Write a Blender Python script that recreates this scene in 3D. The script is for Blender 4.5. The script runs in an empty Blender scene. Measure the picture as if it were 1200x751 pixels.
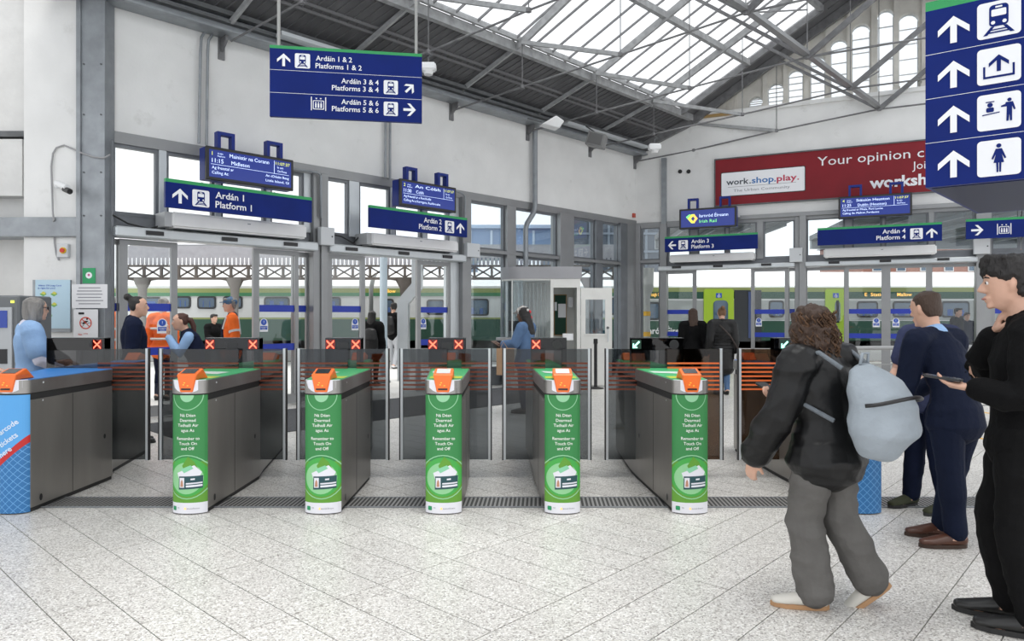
import bpy, bmesh, math, random
from mathutils import Vector, Matrix, noise
random.seed(7)
SC = bpy.context.scene
COL = SC.collection
# ------------------------------------------------------------------ camera, light, exposure
F, CX, CY, H = 820.0, 600.0, 371.0, 1.5          # focal length in px of a 1200x751 frame, horizon, eye height
cd = bpy.data.cameras.new('camera'); cam = bpy.data.objects.new('camera', cd); COL.objects.link(cam)
cam.location = (0, 0, H); cam.rotation_euler = (math.pi/2, 0, 0)
cd.sensor_width = 36; cd.lens = 36*F/1200; cd.shift_y = -(375.5-CY)/1200; cd.clip_end = 300
SC.camera = cam
w = bpy.data.worlds.new('overcast_sky'); SC.world = w; w.use_nodes = True
nt = w.node_tree; bg = nt.nodes['Background']
tc = nt.nodes.new('ShaderNodeTexCoord'); nz = nt.nodes.new('ShaderNodeTexNoise'); nz.inputs['Scale'].default_value = 2.2
nz.inputs['Detail'].default_value = 5
cr = nt.nodes.new('ShaderNodeValToRGB'); cr.color_ramp.elements[0].position = .35; cr.color_ramp.elements[1].position = .65
cr.color_ramp.elements[0].color = (.86, .91, .98, 1); cr.color_ramp.elements[1].color = (1, .99, .97, 1)
nt.links.new(tc.outputs['Generated'], nz.inputs['Vector']); nt.links.new(nz.outputs['Fac'], cr.inputs['Fac'])
nt.links.new(cr.outputs['Color'], bg.inputs['Color']); bg.inputs['Strength'].default_value = 1.22
sd = bpy.data.lights.new('sun', 'SUN'); sd.energy = 2.6; sd.angle = math.radians(30); sd.color = (1, .97, .92)
sun = bpy.data.objects.new('sun', sd); COL.objects.link(sun); sun.rotation_euler = (math.radians(8), math.radians(6), 0)
SC.view_settings.view_transform = 'Standard'; SC.view_settings.look = 'None'
SC.view_settings.gamma = 1; SC.view_settings.use_curve_mapping = False
SC.view_settings.exposure = 0.30
SC.cycles.max_bounces = 8; SC.cycles.diffuse_bounces = 4; SC.cycles.transparent_max_bounces = 16
SC.cycles.caustics_reflective = False; SC.cycles.caustics_refractive = False
# ------------------------------------------------------------------ helpers
V = Vector
def P(px, py, z):
    """the place at height z seen at a pixel (py above or below the horizon)"""
    Y = F*(z-H)/(CY-py); return V(((px-CX)/F*Y, Y, z))
def PY(px, py, Y):
    return V(((px-CX)/F*Y, Y, H+(CY-py)/F*Y))
def PXY(px, Y): return (px-CX)/F*Y
class Fr:
    """a frame: u along, n out of the face, v up"""
    def __init__(s, O, U, N=None, up=None):
        s.O = V(O); s.U = V(U).normalized(); s.V = V(up) if up else V((0, 0, 1))
        s.N = V(N).normalized() if N else s.U.cross(s.V)
    def p(s, u, v, n=0): return s.O+s.U*u+s.V*v+s.N*n
    def off(s, n): return Fr(s.O+s.N*n, s.U, s.N, s.V)
    def hit(s, px, py, n=0):
        d = V(((px-CX)/F, 1, (CY-py)/F)); c = V((0, 0, H)); o = s.O+s.N*n
        t = (o-c).dot(s.N)/d.dot(s.N); q = c+d*t-o
        return q.dot(s.U), q.dot(s.V)
W = Fr((0, 0, 0), (1, 0, 0), (0, -1, 0))
MATS = {}
def mat(name, col, rough=.5, metal=0, emit=None, es=1, var=0, vs=8, bump=0, bs=60, spec=.5, stretch=None, coat=0, stain=0):
    if name in MATS: return MATS[name]
    m = bpy.data.materials.new(name); m.use_nodes = True; t = m.node_tree; b = t.nodes['Principled BSDF']
    c = (*col, 1)
    b.inputs['Base Color'].default_value = c; b.inputs['Roughness'].default_value = rough
    b.inputs['Metallic'].default_value = metal; b.inputs['Specular IOR Level'].default_value = spec
    b.inputs['Coat Weight'].default_value = coat
    if emit:
        b.inputs['Emission Color'].default_value = (*emit, 1); b.inputs['Emission Strength'].default_value = es
    if var or bump or stain:
        g = t.nodes.new('ShaderNodeNewGeometry'); mp = t.nodes.new('ShaderNodeMapping')
        if stretch: mp.inputs['Scale'].default_value = stretch
        t.links.new(g.outputs['Position'], mp.inputs['Vector'])
    if var:
        n = t.nodes.new('ShaderNodeTexNoise'); n.inputs['Scale'].default_value = vs; n.inputs['Detail'].default_value = 6
        t.links.new(mp.outputs['Vector'], n.inputs['Vector'])
        x = t.nodes.new('ShaderNodeMix'); x.data_type = 'RGBA'; x.blend_type = 'MIX'
        x.inputs[6].default_value = tuple(max(0, q*(1-var)) for q in col)+(1,)
        x.inputs[7].default_value = tuple(min(1, q*(1+var)) for q in col)+(1,)
        r = t.nodes.new('ShaderNodeMapRange'); r.inputs[1].default_value = .3; r.inputs[2].default_value = .7
        t.links.new(n.outputs['Fac'], r.inputs[0]); t.links.new(r.outputs[0], x.inputs[0])
        out = x.outputs[2]
        if stain:
            n2 = t.nodes.new('ShaderNodeTexNoise'); n2.inputs['Scale'].default_value = 1.3; n2.inputs['Detail'].default_value = 9
            n2.inputs['Roughness'].default_value = .7
            t.links.new(g.outputs['Position'], n2.inputs['Vector'])
            r2 = t.nodes.new('ShaderNodeMapRange'); r2.inputs[1].default_value = .6; r2.inputs[2].default_value = .72; r2.inputs[4].default_value = stain
            t.links.new(n2.outputs['Fac'], r2.inputs[0])
            y = t.nodes.new('ShaderNodeMix'); y.data_type = 'RGBA'; t.links.new(r2.outputs[0], y.inputs[0]); t.links.new(out, y.inputs[6])
            y.inputs[7].default_value = (.42, .41, .38, 1); out = y.outputs[2]
        t.links.new(out, b.inputs['Base Color'])
    if bump:
        n = t.nodes.new('ShaderNodeTexNoise'); n.inputs['Scale'].default_value = bs; n.inputs['Detail'].default_value = 4
        t.links.new(mp.outputs['Vector'], n.inputs['Vector'])
        bp = t.nodes.new('ShaderNodeBump'); bp.inputs['Strength'].default_value = bump; bp.inputs['Distance'].default_value = .02
        t.links.new(n.outputs['Fac'], bp.inputs['Height']); t.links.new(bp.outputs['Normal'], b.inputs['Normal'])
    MATS[name] = m; return m
def glass(name, tint=(.93, .96, .96), refl=.10, rough=.02, gcol=(1, 1, 1)):
    if name in MATS: return MATS[name]
    m = bpy.data.materials.new(name); m.use_nodes = True; t = m.node_tree; t.nodes.clear()
    o = t.nodes.new('ShaderNodeOutputMaterial'); a = t.nodes.new('ShaderNodeBsdfTransparent'); g = t.nodes.new('ShaderNodeBsdfGlossy')
    a.inputs['Color'].default_value = (*tint, 1); g.inputs['Roughness'].default_value = rough; g.inputs['Color'].default_value = (*gcol, 1)
    lw = t.nodes.new('ShaderNodeLayerWeight'); lw.inputs['Blend'].default_value = .25
    mr = t.nodes.new('ShaderNodeMapRange'); mr.inputs[3].default_value = refl*.6; mr.inputs[4].default_value = min(1, refl*4)
    mx = t.nodes.new('ShaderNodeMixShader')
    t.links.new(lw.outputs['Facing'], mr.inputs[0]); t.links.new(mr.outputs[0], mx.inputs[0])
    t.links.new(a.outputs[0], mx.inputs[1]); t.links.new(g.outputs[0], mx.inputs[2]); t.links.new(mx.outputs[0], o.inputs[0])
    MATS[name] = m; return m
def tag(o, label=None, cat=None, group=None, kind=None):
    if label: o['label'] = label
    if cat: o['category'] = cat
    if group: o['group'] = group
    if kind: o['kind'] = kind
    return o
def empty(name, loc=(0, 0, 0), label=None, cat=None, group=None, kind=None, parent=None):
    o = bpy.data.objects.new(name, None); COL.objects.link(o); o.location = loc; o.empty_display_size = .1
    if parent: o.parent = parent
    return tag(o, label, cat, group, kind)
def wloc(o):
    p = V((0, 0, 0))
    while o is not None: p = p+o.location; o = o.parent
    return p
class M:
    """collects world-space shapes and links them as ONE mesh object"""
    def __init__(s): s.bm = bmesh.new()
    def add(s, vs, fs):
        b = [s.bm.verts.new(v) for v in vs]
        for f in fs:
            try: s.bm.faces.new([b[i] for i in f])
            except ValueError: pass
        return b
    def box(s, fr, u0, u1, v0, v1, n0, n1):
        ps = [fr.p(u, v, n) for n in (n0, n1) for v in (v0, v1) for u in (u0, u1)]
        s.add(ps, [(0, 1, 3, 2), (4, 6, 7, 5), (0, 4, 5, 1), (2, 3, 7, 6), (0, 2, 6, 4), (1, 5, 7, 3)]); return s
    def b(s, x0, x1, y0, y1, z0, z1): return s.box(Fr((0, 0, 0), (1, 0, 0), (0, 1, 0)), x0, x1, z0, z1, y0, y1)
    def prism(s, fr, pts, n0, n1):
        """polygon pts (u,v) of the frame, extruded n0..n1"""
        k = len(pts); a = [fr.p(u, v, n0) for u, v in pts]+[fr.p(u, v, n1) for u, v in pts]
        s.add(a, [tuple(range(k))[::-1], tuple(range(k, 2*k))]+[(i, (i+1) % k, (i+1) % k+k, i+k) for i in range(k)]); return s
    def zprism(s, pts, z0, z1):
        k = len(pts); a = [V((x, y, z0)) for x, y in pts]+[V((x, y, z1)) for x, y in pts]
        s.add(a, [tuple(range(k))[::-1], tuple(range(k, 2*k))]+[(i, (i+1) % k, (i+1) % k+k, i+k) for i in range(k)]); return s
    def quad(s, *ps): s.add([V(p) for p in ps], [tuple(range(len(ps)))]); return s
    def flat(s, fr, pts, n=.002): s.add([fr.p(u, v, n) for u, v in pts], [tuple(range(len(pts)))]); return s
    def bar(s, a, b, wd, ht=None, up=(0, 0, 1)):
        a, b = V(a), V(b); ht = ht or wd; t = (b-a).normalized(); u = t.cross(V(up))
        if u.length < 1e-4: u = t.cross(V((1, 0, 0)))
        u.normalize(); v = u.cross(t)
        ps = [q+u*x*wd/2+v*y*ht/2 for q in (a, b) for x, y in ((-1, -1), (1, -1), (1, 1), (-1, 1))]
        s.add(ps, [(0, 1, 2, 3), (7, 6, 5, 4), (0, 4, 5, 1), (1, 5, 6, 2), (2, 6, 7, 3), (3, 7, 4, 0)]); return s
    def tube(s, pts, r, n=8, caps=True):
        pts = [V(p) for p in pts]; rs = r if isinstance(r, (list, tuple)) else [r]*len(pts)
        rings = []; u = None
        for i, p in enumerate(pts):
            t = (pts[min(i+1, len(pts)-1)]-pts[max(i-1, 0)]).normalized()
            if u is None: u = t.orthogonal().normalized()
            else: u = (u-t*u.dot(t)).normalized()
            v = t.cross(u)
            rings.append([s.bm.verts.new(p+(u*math.cos(2*math.pi*k/n)+v*math.sin(2*math.pi*k/n))*rs[i]) for k in range(n)])
        for a, b in zip(rings, rings[1:]):
            for k in range(n): s.bm.faces.new((a[k], a[(k+1) % n], b[(k+1) % n], b[k]))
        if caps:
            s.bm.faces.new(rings[0][::-1]); s.bm.faces.new(rings[-1])
        return s
    def lathe(s, c, prof, n=20, fr=None):
        """profile (r, z) round the vertical (or the frame's N) through c"""
        c = V(c); X, Y_, Z = (V((1, 0, 0)), V((0, 1, 0)), V((0, 0, 1))) if fr is None else (fr.U, fr.V, fr.N)
        rings = [[s.bm.verts.new(c+(X*math.cos(2*math.pi*k/n)+Y_*math.sin(2*math.pi*k/n))*max(r, 1e-4)+Z*z) for k in range(n)] for r, z in prof]
        for a, b in zip(rings, rings[1:]):
            for k in range(n): s.bm.faces.new((a[k], a[(k+1) % n], b[(k+1) % n], b[k]))
        s.bm.faces.new(rings[0][::-1]); s.bm.faces.new(rings[-1]); return s
    def disc(s, fr, cu, cv, r, n=.002, k=24, r2=0, a0=0, a1=360, ry=None):
        ry = ry or r
        st = [math.radians(a0+(a1-a0)*i/k) for i in range(k+1)]
        if r2:
            for p, q in zip(st, st[1:]):
                s.flat(fr, [(cu+r2*math.cos(p), cv+r2*math.sin(p)), (cu+r*math.cos(p), cv+r*math.sin(p)),
                            (cu+r*math.cos(q), cv+r*math.sin(q)), (cu+r2*math.cos(q), cv+r2*math.sin(q))], n)
        else: s.flat(fr, [(cu+r*math.cos(p), cv+ry*math.sin(p)) for p in st[:-1]], n)
        return s
    def build(s, name, m, parent=None, bevel=0, smooth=False, seg=1, recalc=True):
        if bevel:
            bmesh.ops.remove_doubles(s.bm, verts=s.bm.verts, dist=1e-5)
            ed = [e for e in s.bm.edges if len(e.link_faces) == 2 and e.calc_face_angle(0) > .5]
            bmesh.ops.bevel(s.bm, geom=ed, offset=bevel, segments=seg, affect='EDGES')
        if recalc: bmesh.ops.recalc_face_normals(s.bm, faces=s.bm.faces)
        vs = s.bm.verts
        if len(vs):
            mn = V([min(v.co[i] for v in vs) for i in range(3)]); mx = V([max(v.co[i] for v in vs) for i in range(3)])
        else: mn = mx = V((0, 0, 0))
        c = V(((mn.x+mx.x)/2, (mn.y+mx.y)/2, mn.z))
        bmesh.ops.translate(s.bm, verts=s.bm.verts, vec=-c)
        me = bpy.data.meshes.new(name); s.bm.to_mesh(me); s.bm.free(); me.materials.append(m)
        if smooth:
            me.shade_smooth() if smooth is True else me.set_sharp_from_angle(angle=smooth)
        o = bpy.data.objects.new(name, me); COL.objects.link(o)
        if parent: o.parent = parent; o.location = c-wloc(parent)
        else: o.location = c
        return o
def each(m, name, mt_, parent=None, **k):
    """link every connected piece of the bmesh as an object of its own"""
    bm = m.bm; bm.verts.index_update(); seen = set(); out = []
    for v in list(bm.verts):
        if v in seen: continue
        st = [v]; seen.add(v); comp = []
        while st:
            q = st.pop(); comp.append(q)
            for e in q.link_edges:
                o = e.other_vert(q)
                if o not in seen: seen.add(o); st.append(o)
        ix = {q: i for i, q in enumerate(comp)}; n = M()
        n.add([q.co.copy() for q in comp], [tuple(ix[x] for x in f.verts) for f in {f for q in comp for f in q.link_faces}])
        out.append(n.build(name, mt_, parent, **k))
    bm.free(); return out
def rrect(u0, u1, v0, v1, r, k=4):
    out = []
    for cu, cv, a in ((u1-r, v1-r, 0), (u0+r, v1-r, 90), (u0+r, v0+r, 180), (u1-r, v0+r, 270)):
        out += [(cu+r*math.cos(math.radians(a+90*i/k)), cv+r*math.sin(math.radians(a+90*i/k))) for i in range(k+1)]
    return out
_tc = {}
def text_mesh(txt, bold=0):
    key = (txt, bold)
    if key in _tc: return _tc[key]
    c = bpy.data.curves.new('t', 'FONT'); c.body = txt; c.size = 1; c.offset = bold; c.resolution_u = 2
    o = bpy.data.objects.new('t', c); COL.objects.link(o)
    dg = bpy.context.evaluated_depsgraph_get(); me = bpy.data.meshes.new_from_object(o.evaluated_get(dg))
    vs = [v.co.copy() for v in me.vertices]; fs = [tuple(p.vertices) for p in me.polygons]
    bpy.data.objects.remove(o); bpy.data.curves.remove(c); bpy.data.meshes.remove(me)
    _tc[key] = (vs, fs); return vs, fs
def text(m, fr, txt, u, v, size, width=None, align='l', bold=.012, n=.004, rot=0, fn=None):
    """size is cap height; fitted to width when given"""
    vs, fs = text_mesh(txt, bold)
    if not vs: return
    x0 = min(q.x for q in vs); x1 = max(q.x for q in vs); k = size/.73
    kx = width/(x1-x0) if width else k; wd = (x1-x0)*kx
    du = {'l': 0, 'c': -wd/2, 'r': -wd}[align]; ca, sa = math.cos(rot), math.sin(rot)
    out = []
    for q in vs:
        a, b = (q.x-x0)*kx+du, q.y*k
        a, b = a*ca-b*sa+u, a*sa+b*ca+v
        out.append(fn(a, b, n) if fn else fr.p(a, b, n))
    m.add(out, fs)
# ------------------------------------------------------------------ materials
white_wall = mat('painted_wall', (.80, .80, .79), .6, var=.05, vs=1.5, bump=.15, bs=25, stain=.35)
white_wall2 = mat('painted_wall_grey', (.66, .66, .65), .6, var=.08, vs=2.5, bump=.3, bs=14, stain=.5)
cream = mat('gable_paint', (.66, .64, .59), .6, var=.1, vs=4, bump=.2)
galv = mat('galvanised_steel', (.30, .32, .34), .42, .45, var=.14, vs=5, bump=.05)
galv_d = mat('dark_steel', (.12, .125, .13), .5, .4, var=.2, vs=6)
alu = mat('aluminium_frame', (.29, .295, .30), .4, .45, var=.06, vs=3)
alu_l = mat('pale_aluminium', (.58, .61, .63), .35, .35, var=.05, vs=3)
alu_d = mat('grey_frame_shade', (.17, .18, .195), .4, .4, var=.1, vs=4)
deck_m = mat('roof_deck', (.12, .12, .125), .7, .1, var=.2, vs=2)
truss_m = mat('truss_paint', (.36, .365, .37), .55, .2, var=.2, vs=8)
rod_m = mat('tie_rod_steel', (.19, .19, .195), .5, .4, var=.2, vs=8)
wht = mat('white_plastic', (.82, .83, .84), .35)
offw = mat('white_enamel', (.80, .80, .80), .3, var=.03, vs=4)
blk = mat('black_plastic', (.012, .012, .014), .35)
rubber = mat('black_rubber', (.02, .02, .02), .7)
navy = mat('sign_blue', (.003, .016, .15), .4, var=.1, vs=3, spec=.15)
sgreen = mat('sign_green', (.02, .30, .09), .4)
swhite = mat('sign_white', (.86, .87, .90), .4)
bracket_m = mat('bracket_blue', (.006, .022, .20), .4, spec=.3)
red = mat('billboard_red', (.22, .010, .018), .5, spec=.3, var=.12, vs=1.2)
clear = glass('clear_glass', (.965, .98, .98), .045)
clear2 = glass('window_glass', (.90, .94, .955), .06)
# ------------------------------------------------------------------ frames of the two walls
C0 = V((3.415, 19.3, 0))
WL = Fr(C0, (-.698, -.716, 0), (.716, -.698, 0))
WR = Fr(C0, (.9007, -.4344, 0), (-.4344, -.9007, 0))
sL = lambda px, n=0: WL.hit(px, 371, n)[0]
sR = lambda px, n=0: WR.hit(px, 371, n)[0]
S = lambda o: tag(o, kind='structure')
# ------------------------------------------------------------------ floor
FB = V((755, 820, 0)).normalized(); FA = V((-900, 820, 0)).normalized()      # the two joint directions
tile_m = mat('terrazzo', (.6, .59, .57), .33)
def terrazzo(m, a, b, c):
    t = m.node_tree; p = t.nodes['Principled BSDF']; g = t.nodes.new('ShaderNodeNewGeometry')
    v = t.nodes.new('ShaderNodeTexVoronoi'); v.inputs['Scale'].default_value = 125
    v2 = t.nodes.new('ShaderNodeTexVoronoi'); v2.inputs['Scale'].default_value = 230
    n = t.nodes.new('ShaderNodeTexNoise'); n.inputs['Scale'].default_value = .8; n.inputs['Detail'].default_value = 5
    for k in (v, v2, n): t.links.new(g.outputs['Position'], k.inputs['Vector'])
    sp = t.nodes.new('ShaderNodeSeparateColor'); t.links.new(v.outputs['Color'], sp.inputs[0])
    r = t.nodes.new('ShaderNodeValToRGB'); r.color_ramp.interpolation = 'CONSTANT'
    es = r.color_ramp.elements; es[0].position = 0; es[0].color = (*a, 1); es[1].position = .12; es[1].color = (*b, 1)
    for pos, col in ((.34, c), (.72, (.76, .74, .70)), (.86, (.88, .87, .84))):
        e = es.new(pos); e.color = (*col, 1)
    t.links.new(sp.outputs[0], r.inputs['Fac'])
    mx = t.nodes.new('ShaderNodeMix'); mx.data_type = 'RGBA'; mx.blend_type = 'MULTIPLY'; mx.inputs[0].default_value = .5
    r2 = t.nodes.new('ShaderNodeValToRGB'); r2.color_ramp.elements[0].position = .35; r2.color_ramp.elements[0].color = (.72, .72, .73, 1)
    r2.color_ramp.elements[1].position = .65; r2.color_ramp.elements[1].color = (1, 1, 1, 1)
    t.links.new(n.outputs['Fac'], r2.inputs['Fac']); t.links.new(r.outputs['Color'], mx.inputs[6]); t.links.new(r2.outputs['Color'], mx.inputs[7])
    oi = t.nodes.new('ShaderNodeObjectInfo'); mr = t.nodes.new('ShaderNodeMapRange'); mr.inputs[3].default_value = .95; mr.inputs[4].default_value = 1.03
    t.links.new(oi.outputs['Random'], mr.inputs[0])
    hs = t.nodes.new('ShaderNodeHueSaturation'); t.links.new(mr.outputs[0], hs.inputs['Value']); t.links.new(mx.outputs[2], hs.inputs['Color'])
    t.links.new(hs.outputs['Color'], p.inputs['Base Color'])
terrazzo(tile_m, (.30, .28, .26), (.52, .50, .47), (.66, .64, .61))
grout = mat('grout', (.18, .17, .16), .8)
m = M(); m.b(-15, 16, -1.0, 24, -.06, -.012)
floor = S(m.build('floor', grout))
# tiles: strips along one diagonal left of the joint through Q0, along the other right of it
Q0 = P(656.7, 751, 0)-FB*0                    # a point on the bold joint
nB = V((FB.y, -FB.x, 0)); nA = V((-FA.y, FA.x, 0))
wA = (P(293, 751, 0)-P(190, 751, 0)).dot(nA); wA = abs(wA); wB = abs((P(760, 751, 0)-P(656.7, 751, 0)).dot(nB))
QB = Q0-nB*wB                                  # the joint where the laying direction changes
def wall_clip(x, y):
    p = V((x, y, 0))-C0
    return p.dot(WL.N) > -.05 and p.dot(WR.N) > -.05
tiles = []
oA = (P(190, 751, 0)-QB).dot(nA)
LA, LB = .87, 1.45
for i in range(-60, 60):                      # left zone: strips along FA, cross joints parallel to FB
    for j in range(0, 30):
        b0, b1 = oA+i*wA, oA+(i+1)*wA
        tiles.append(('A', -(j+1)*LA, -j*LA, b0, b1))
for i in range(0, 70):
    for j in range(-14, 16):
        off = .62 if i % 2 else 0
        tiles.append(('B', i*wB, (i+1)*wB, j*LB+.35+off*0, (j+1)*LB+.35+off*0))
g_ = .003
allt = []
det = nA.dot(FB)
for k, a0, a1, b0, b1 in tiles:
    # coordinate along nB (a) and along nA (b) through QB
    def pt(a, b):
        # solve p.nB=a, p.nA=b
        d_ = nB.x*nA.y-nB.y*nA.x
        return V(((a*nA.y-b*nB.y)/d_, (b*nB.x-a*nA.x)/d_, 0))+QB
    q = [pt(a0+g_, b0+g_), pt(a1-g_, b0+g_), pt(a1-g_, b1-g_), pt(a0+g_, b1-g_)]
    c = sum(q, V((0, 0, 0)))/4
    if not (-.8 < c.y < 23 and wall_clip(c.x, c.y)): continue
    if abs(c.x) > c.y*.74+4: continue
    if 5.40 < c.y < 5.84 and False: continue
    vis = abs(c.x) < c.y*.74 and c.y > 3.0
    allt.append((0 if vis else 1, c.y, q))
allt.sort(key=lambda t: (t[0], t[1]))
for n_, (v_, y_, q) in enumerate(allt[:300]):
    m = M(); m.add([V((p.x, p.y, -.03)) for p in q]+[V((p.x, p.y, 0)) for p in q], [(4, 5, 6, 7), (0, 1, 5, 4), (1, 2, 6, 5), (2, 3, 7, 6), (3, 0, 4, 7)])
    m.build('tile', tile_m, floor)
m = M()
for v_, y_, q in allt[300:]:
    m.add([V((p.x, p.y, -.03)) for p in q]+[V((p.x, p.y, 0)) for p in q], [(4, 5, 6, 7), (0, 1, 5, 4), (1, 2, 6, 5), (2, 3, 7, 6), (3, 0, 4, 7)])
tag(m.build('tile', tile_m, floor), kind='stuff')
# drain channel across the hall, in front of the gates
d0, d1 = 5.49, 5.80
drain = empty('drain_grating', (-.3, 5.65, 0), 'long dark steel floor drain grating in front of the ticket gates', 'drain')
m = M(); m.b(-4.6, 4.6, d0, d1, .0005, .003); m.build('channel', mat('drain_dark', (.06, .06, .06), .6), drain)
m = M()
x = -4.6
while x < 4.6:
    m.add([V((x, d0+.015, .0075)), V((x+.016, d0+.015, .0075)), V((x+.028, d1-.015, .0075)), V((x+.012, d1-.015, .0075))], [(0, 1, 2, 3)]); x += .034
tag(m.build('slat', mat('drain_bar', (.40, .40, .39), .4, .4), drain), kind='stuff')
m = M(); m.b(-4.6, 4.6, d0, d0+.018, .001, .009); m.b(-4.6, 4.6, d1-.018, d1, .001, .009); m.build('rim', galv, drain)
# entrance matting along the left doors
mt = M(); a = sL(572); b = sL(140)
mt.box(WL, a, b, .001, .008, .55, 2.6)
tag(mt.build('entrance_mat', mat('mat_pile', (.06, .062, .068), .95, var=.25, vs=40, bump=.3, bs=300)), 'long dark grey entrance mat on the floor before the left doors', 'mat')
# yellow tape marks on the floor
for i, (x0, y0, x1, y1) in enumerate(((1120, 508, 1166, 517), (1128, 493, 1150, 498), (1140, 500, 1168, 503), (1152, 483, 1168, 486))):
    m = M(); p, q = P(x0, y0, 0), P(x1, y1, 0); m.bar(p+V((0, 0, .002)), q+V((0, 0, .002)), .05, .003)
    tag(m.build('floor_marking', mat('yellow_paint', (.75, .42, .03), .6)), ['nearest and longest yellow tape line on the floor by the railing', 'left short yellow tape dash on the floor by the railing',
        'middle yellow tape dash on the floor by the railing', 'farthest yellow tape dash on the floor by the railing'][i], 'floor marking', 'yellow marks on the floor')
# platform outside
pl = M(); pl.b(-32, 34, 24.0, 60, -1.2, -1.0)
plat_m = mat('platform_paving', (.62, .61, .59), .7, var=.08, vs=2)
S(pl.build('track_bed', mat('ballast', (.2, .19, .18), .9, var=.3, vs=9)))
pl = M(); A_ = C0
pl.zprism([(-32, 23.2), (-32, -12.8), (-15.5, 0), (C0.x, C0.y), (30, 6.5), (34, 23.2)], -.5, -.065)
pl.build('platform_floor', plat_m)
S(bpy.data.objects['platform_floor'])
pl = M(); pl.zprism([(-32, 23.2), (-22, 13), (-10.5, 5.2), (C0.x, C0.y), (18, 12.3), (34, 23.2)], -.062, -.004)
pl.b(-32, 34, 22.9, 23.25, -.06, 0.0)
S(pl.build('platform_paving', plat_m))
# ------------------------------------------------------------------ roof geometry
def zr(t):
    if t > 6.4: t = 12.8-t
    return 6.15+t*.406 if t < 1.6 else 6.8+(t-1.6)*.616
def RP(s, t, dz=0): return C0+WL.U*s+WR.U*t+V((0, 0, zr(t)+dz))
# walls
s_end = 22
m = M(); m.box(WL, -.3, sL(108), 4.13, 6.35, -.35, 0)
wl = S(m.build('wall_left', white_wall))
m = M(); m.box(WL, -.02, sL(110), 4.13, 4.145, .0, .02); m.box(WL, -.1, sL(125), 3.98, 4.13, -.2, .02)
m.build('lintel_channel', alu, wl)
m = M(); m.box(WR, -.3, 12.8, 4.05, 6.8, -.35, 0)
wr = S(m.build('wall_right', white_wall))
m = M(); m.box(WR, 0, 12.8, 3.92, 4.07, -.2, .03); m.box(WR, sR(868), 12.8, 4.0, 4.10, 0, .12)
m.build('lintel_channel', alu, wr)
# gable with arched windows
gw = M(); sill = 6.82
wins = [(877, 894, 112), (899, 918, 96), (923, 941, 80), (949, 967, 64), (973, 993, 44), (998, 1020, 26), (1028, 1048, 9), (1053, 1077, 13), (1090, 1114, 20), (1121, 1147, 34), (1155, 1180, 50)]
gu = []
for x0, x1, ty in wins:
    u0, u1 = sR(x0), sR(x1); gu.append((u0, u1, WR.hit((x0+x1)/2, ty)[1]))
m = M()
edges_ = [0]+[x for a_ in gu for x in a_[:2]]+[12.8]
def topz(u): return zr(u)-.02
for i in range(0, len(edges_)-1, 2):          # solid piers between the windows
    a, b = edges_[i], edges_[i+1]
    ks = [a]+[k for k in (1.6, 6.4, 11.2) if a < k < b]+[b]
    for p, q in zip(ks, ks[1:]): m.prism(WR, [(p, sill), (q, sill), (q, topz(q)), (p, topz(p))], -.3, -.08)
for u0, u1, tz in gu:                          # arched heads
    r = (u1-u0)/2; cu = (u0+u1)/2; tz = min(tz, topz(cu)-.15); k = 8; prev = None
    for j in range(k+1):
        an = math.pi*(1-j/k); q = (cu+r*math.cos(an), tz-r+r*math.sin(an))
        if prev: m.prism(WR, [prev, q, (q[0], topz(q[0])), (prev[0], topz(prev[0]))], -.3, -.08)
        prev = q
    m.box(WR, u0, u1, sill, 6.9, -.3, -.08)
gab = S(m.build('wall_gable', cream)); 
for i in range(len(gu)-1):
    a, b = gu[i][1], gu[i+1][0]; cu = (a+b)/2
    m = M(); m.box(WR, cu-.055, cu+.055, sill, topz(cu)-.1, -.08, .0); m.box(WR, cu-.08, cu+.08, sill, sill+.12, -.08, .03); m.build('pilaster', cream, gab)
for i, (u0, u1, tz) in enumerate(gu):
    tz = min(tz, topz((u0+u1)/2)-.15)
    m = M(); r = (u1-u0)/2; cu = (u0+u1)/2
    for q in range(1, 5):
        z = 6.9+(tz-6.9)*q/5; m.box(WR, u0, u1, z-.012, z+.012, -.22, -.19)
    m.box(WR, u0, u0+.025, 6.9, tz-r, -.24, -.17); m.box(WR, u1-.025, u1, 6.9, tz-r, -.24, -.17)
    f = S(m.build('window_%d' % (i+1), wht))
    m = M(); m.box(WR, u0, u1, 6.9, tz, -.21, -.20); m.build('pane', glass('gable_glass', (.90, .93, .96), .05), f)
m = M(); k = 0
while k < 2.7:                                # vertical boarding at the low end of the gable
    m.box(WR, k, k+.085, sill, topz(k+.04)-.12 if k < 3.1 else sill+.35, -.09, -.065); k += .1
tag(m.build('boarding', mat('tongue_board', (.66, .63, .57), .6, var=.1, vs=8), gab), kind='stuff')
m = M(); m.box(WR, 0, 12.8, 6.76, 6.86, -.3, .07); m.build('sill_ledge', white_wall, gab)
m = M(); m.box(WR, .0, 2.6, 6.74, 6.80, .0, .09); S(m.build('trim_1', mat('ochre_timber', (.42, .27, .10), .6)))
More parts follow.
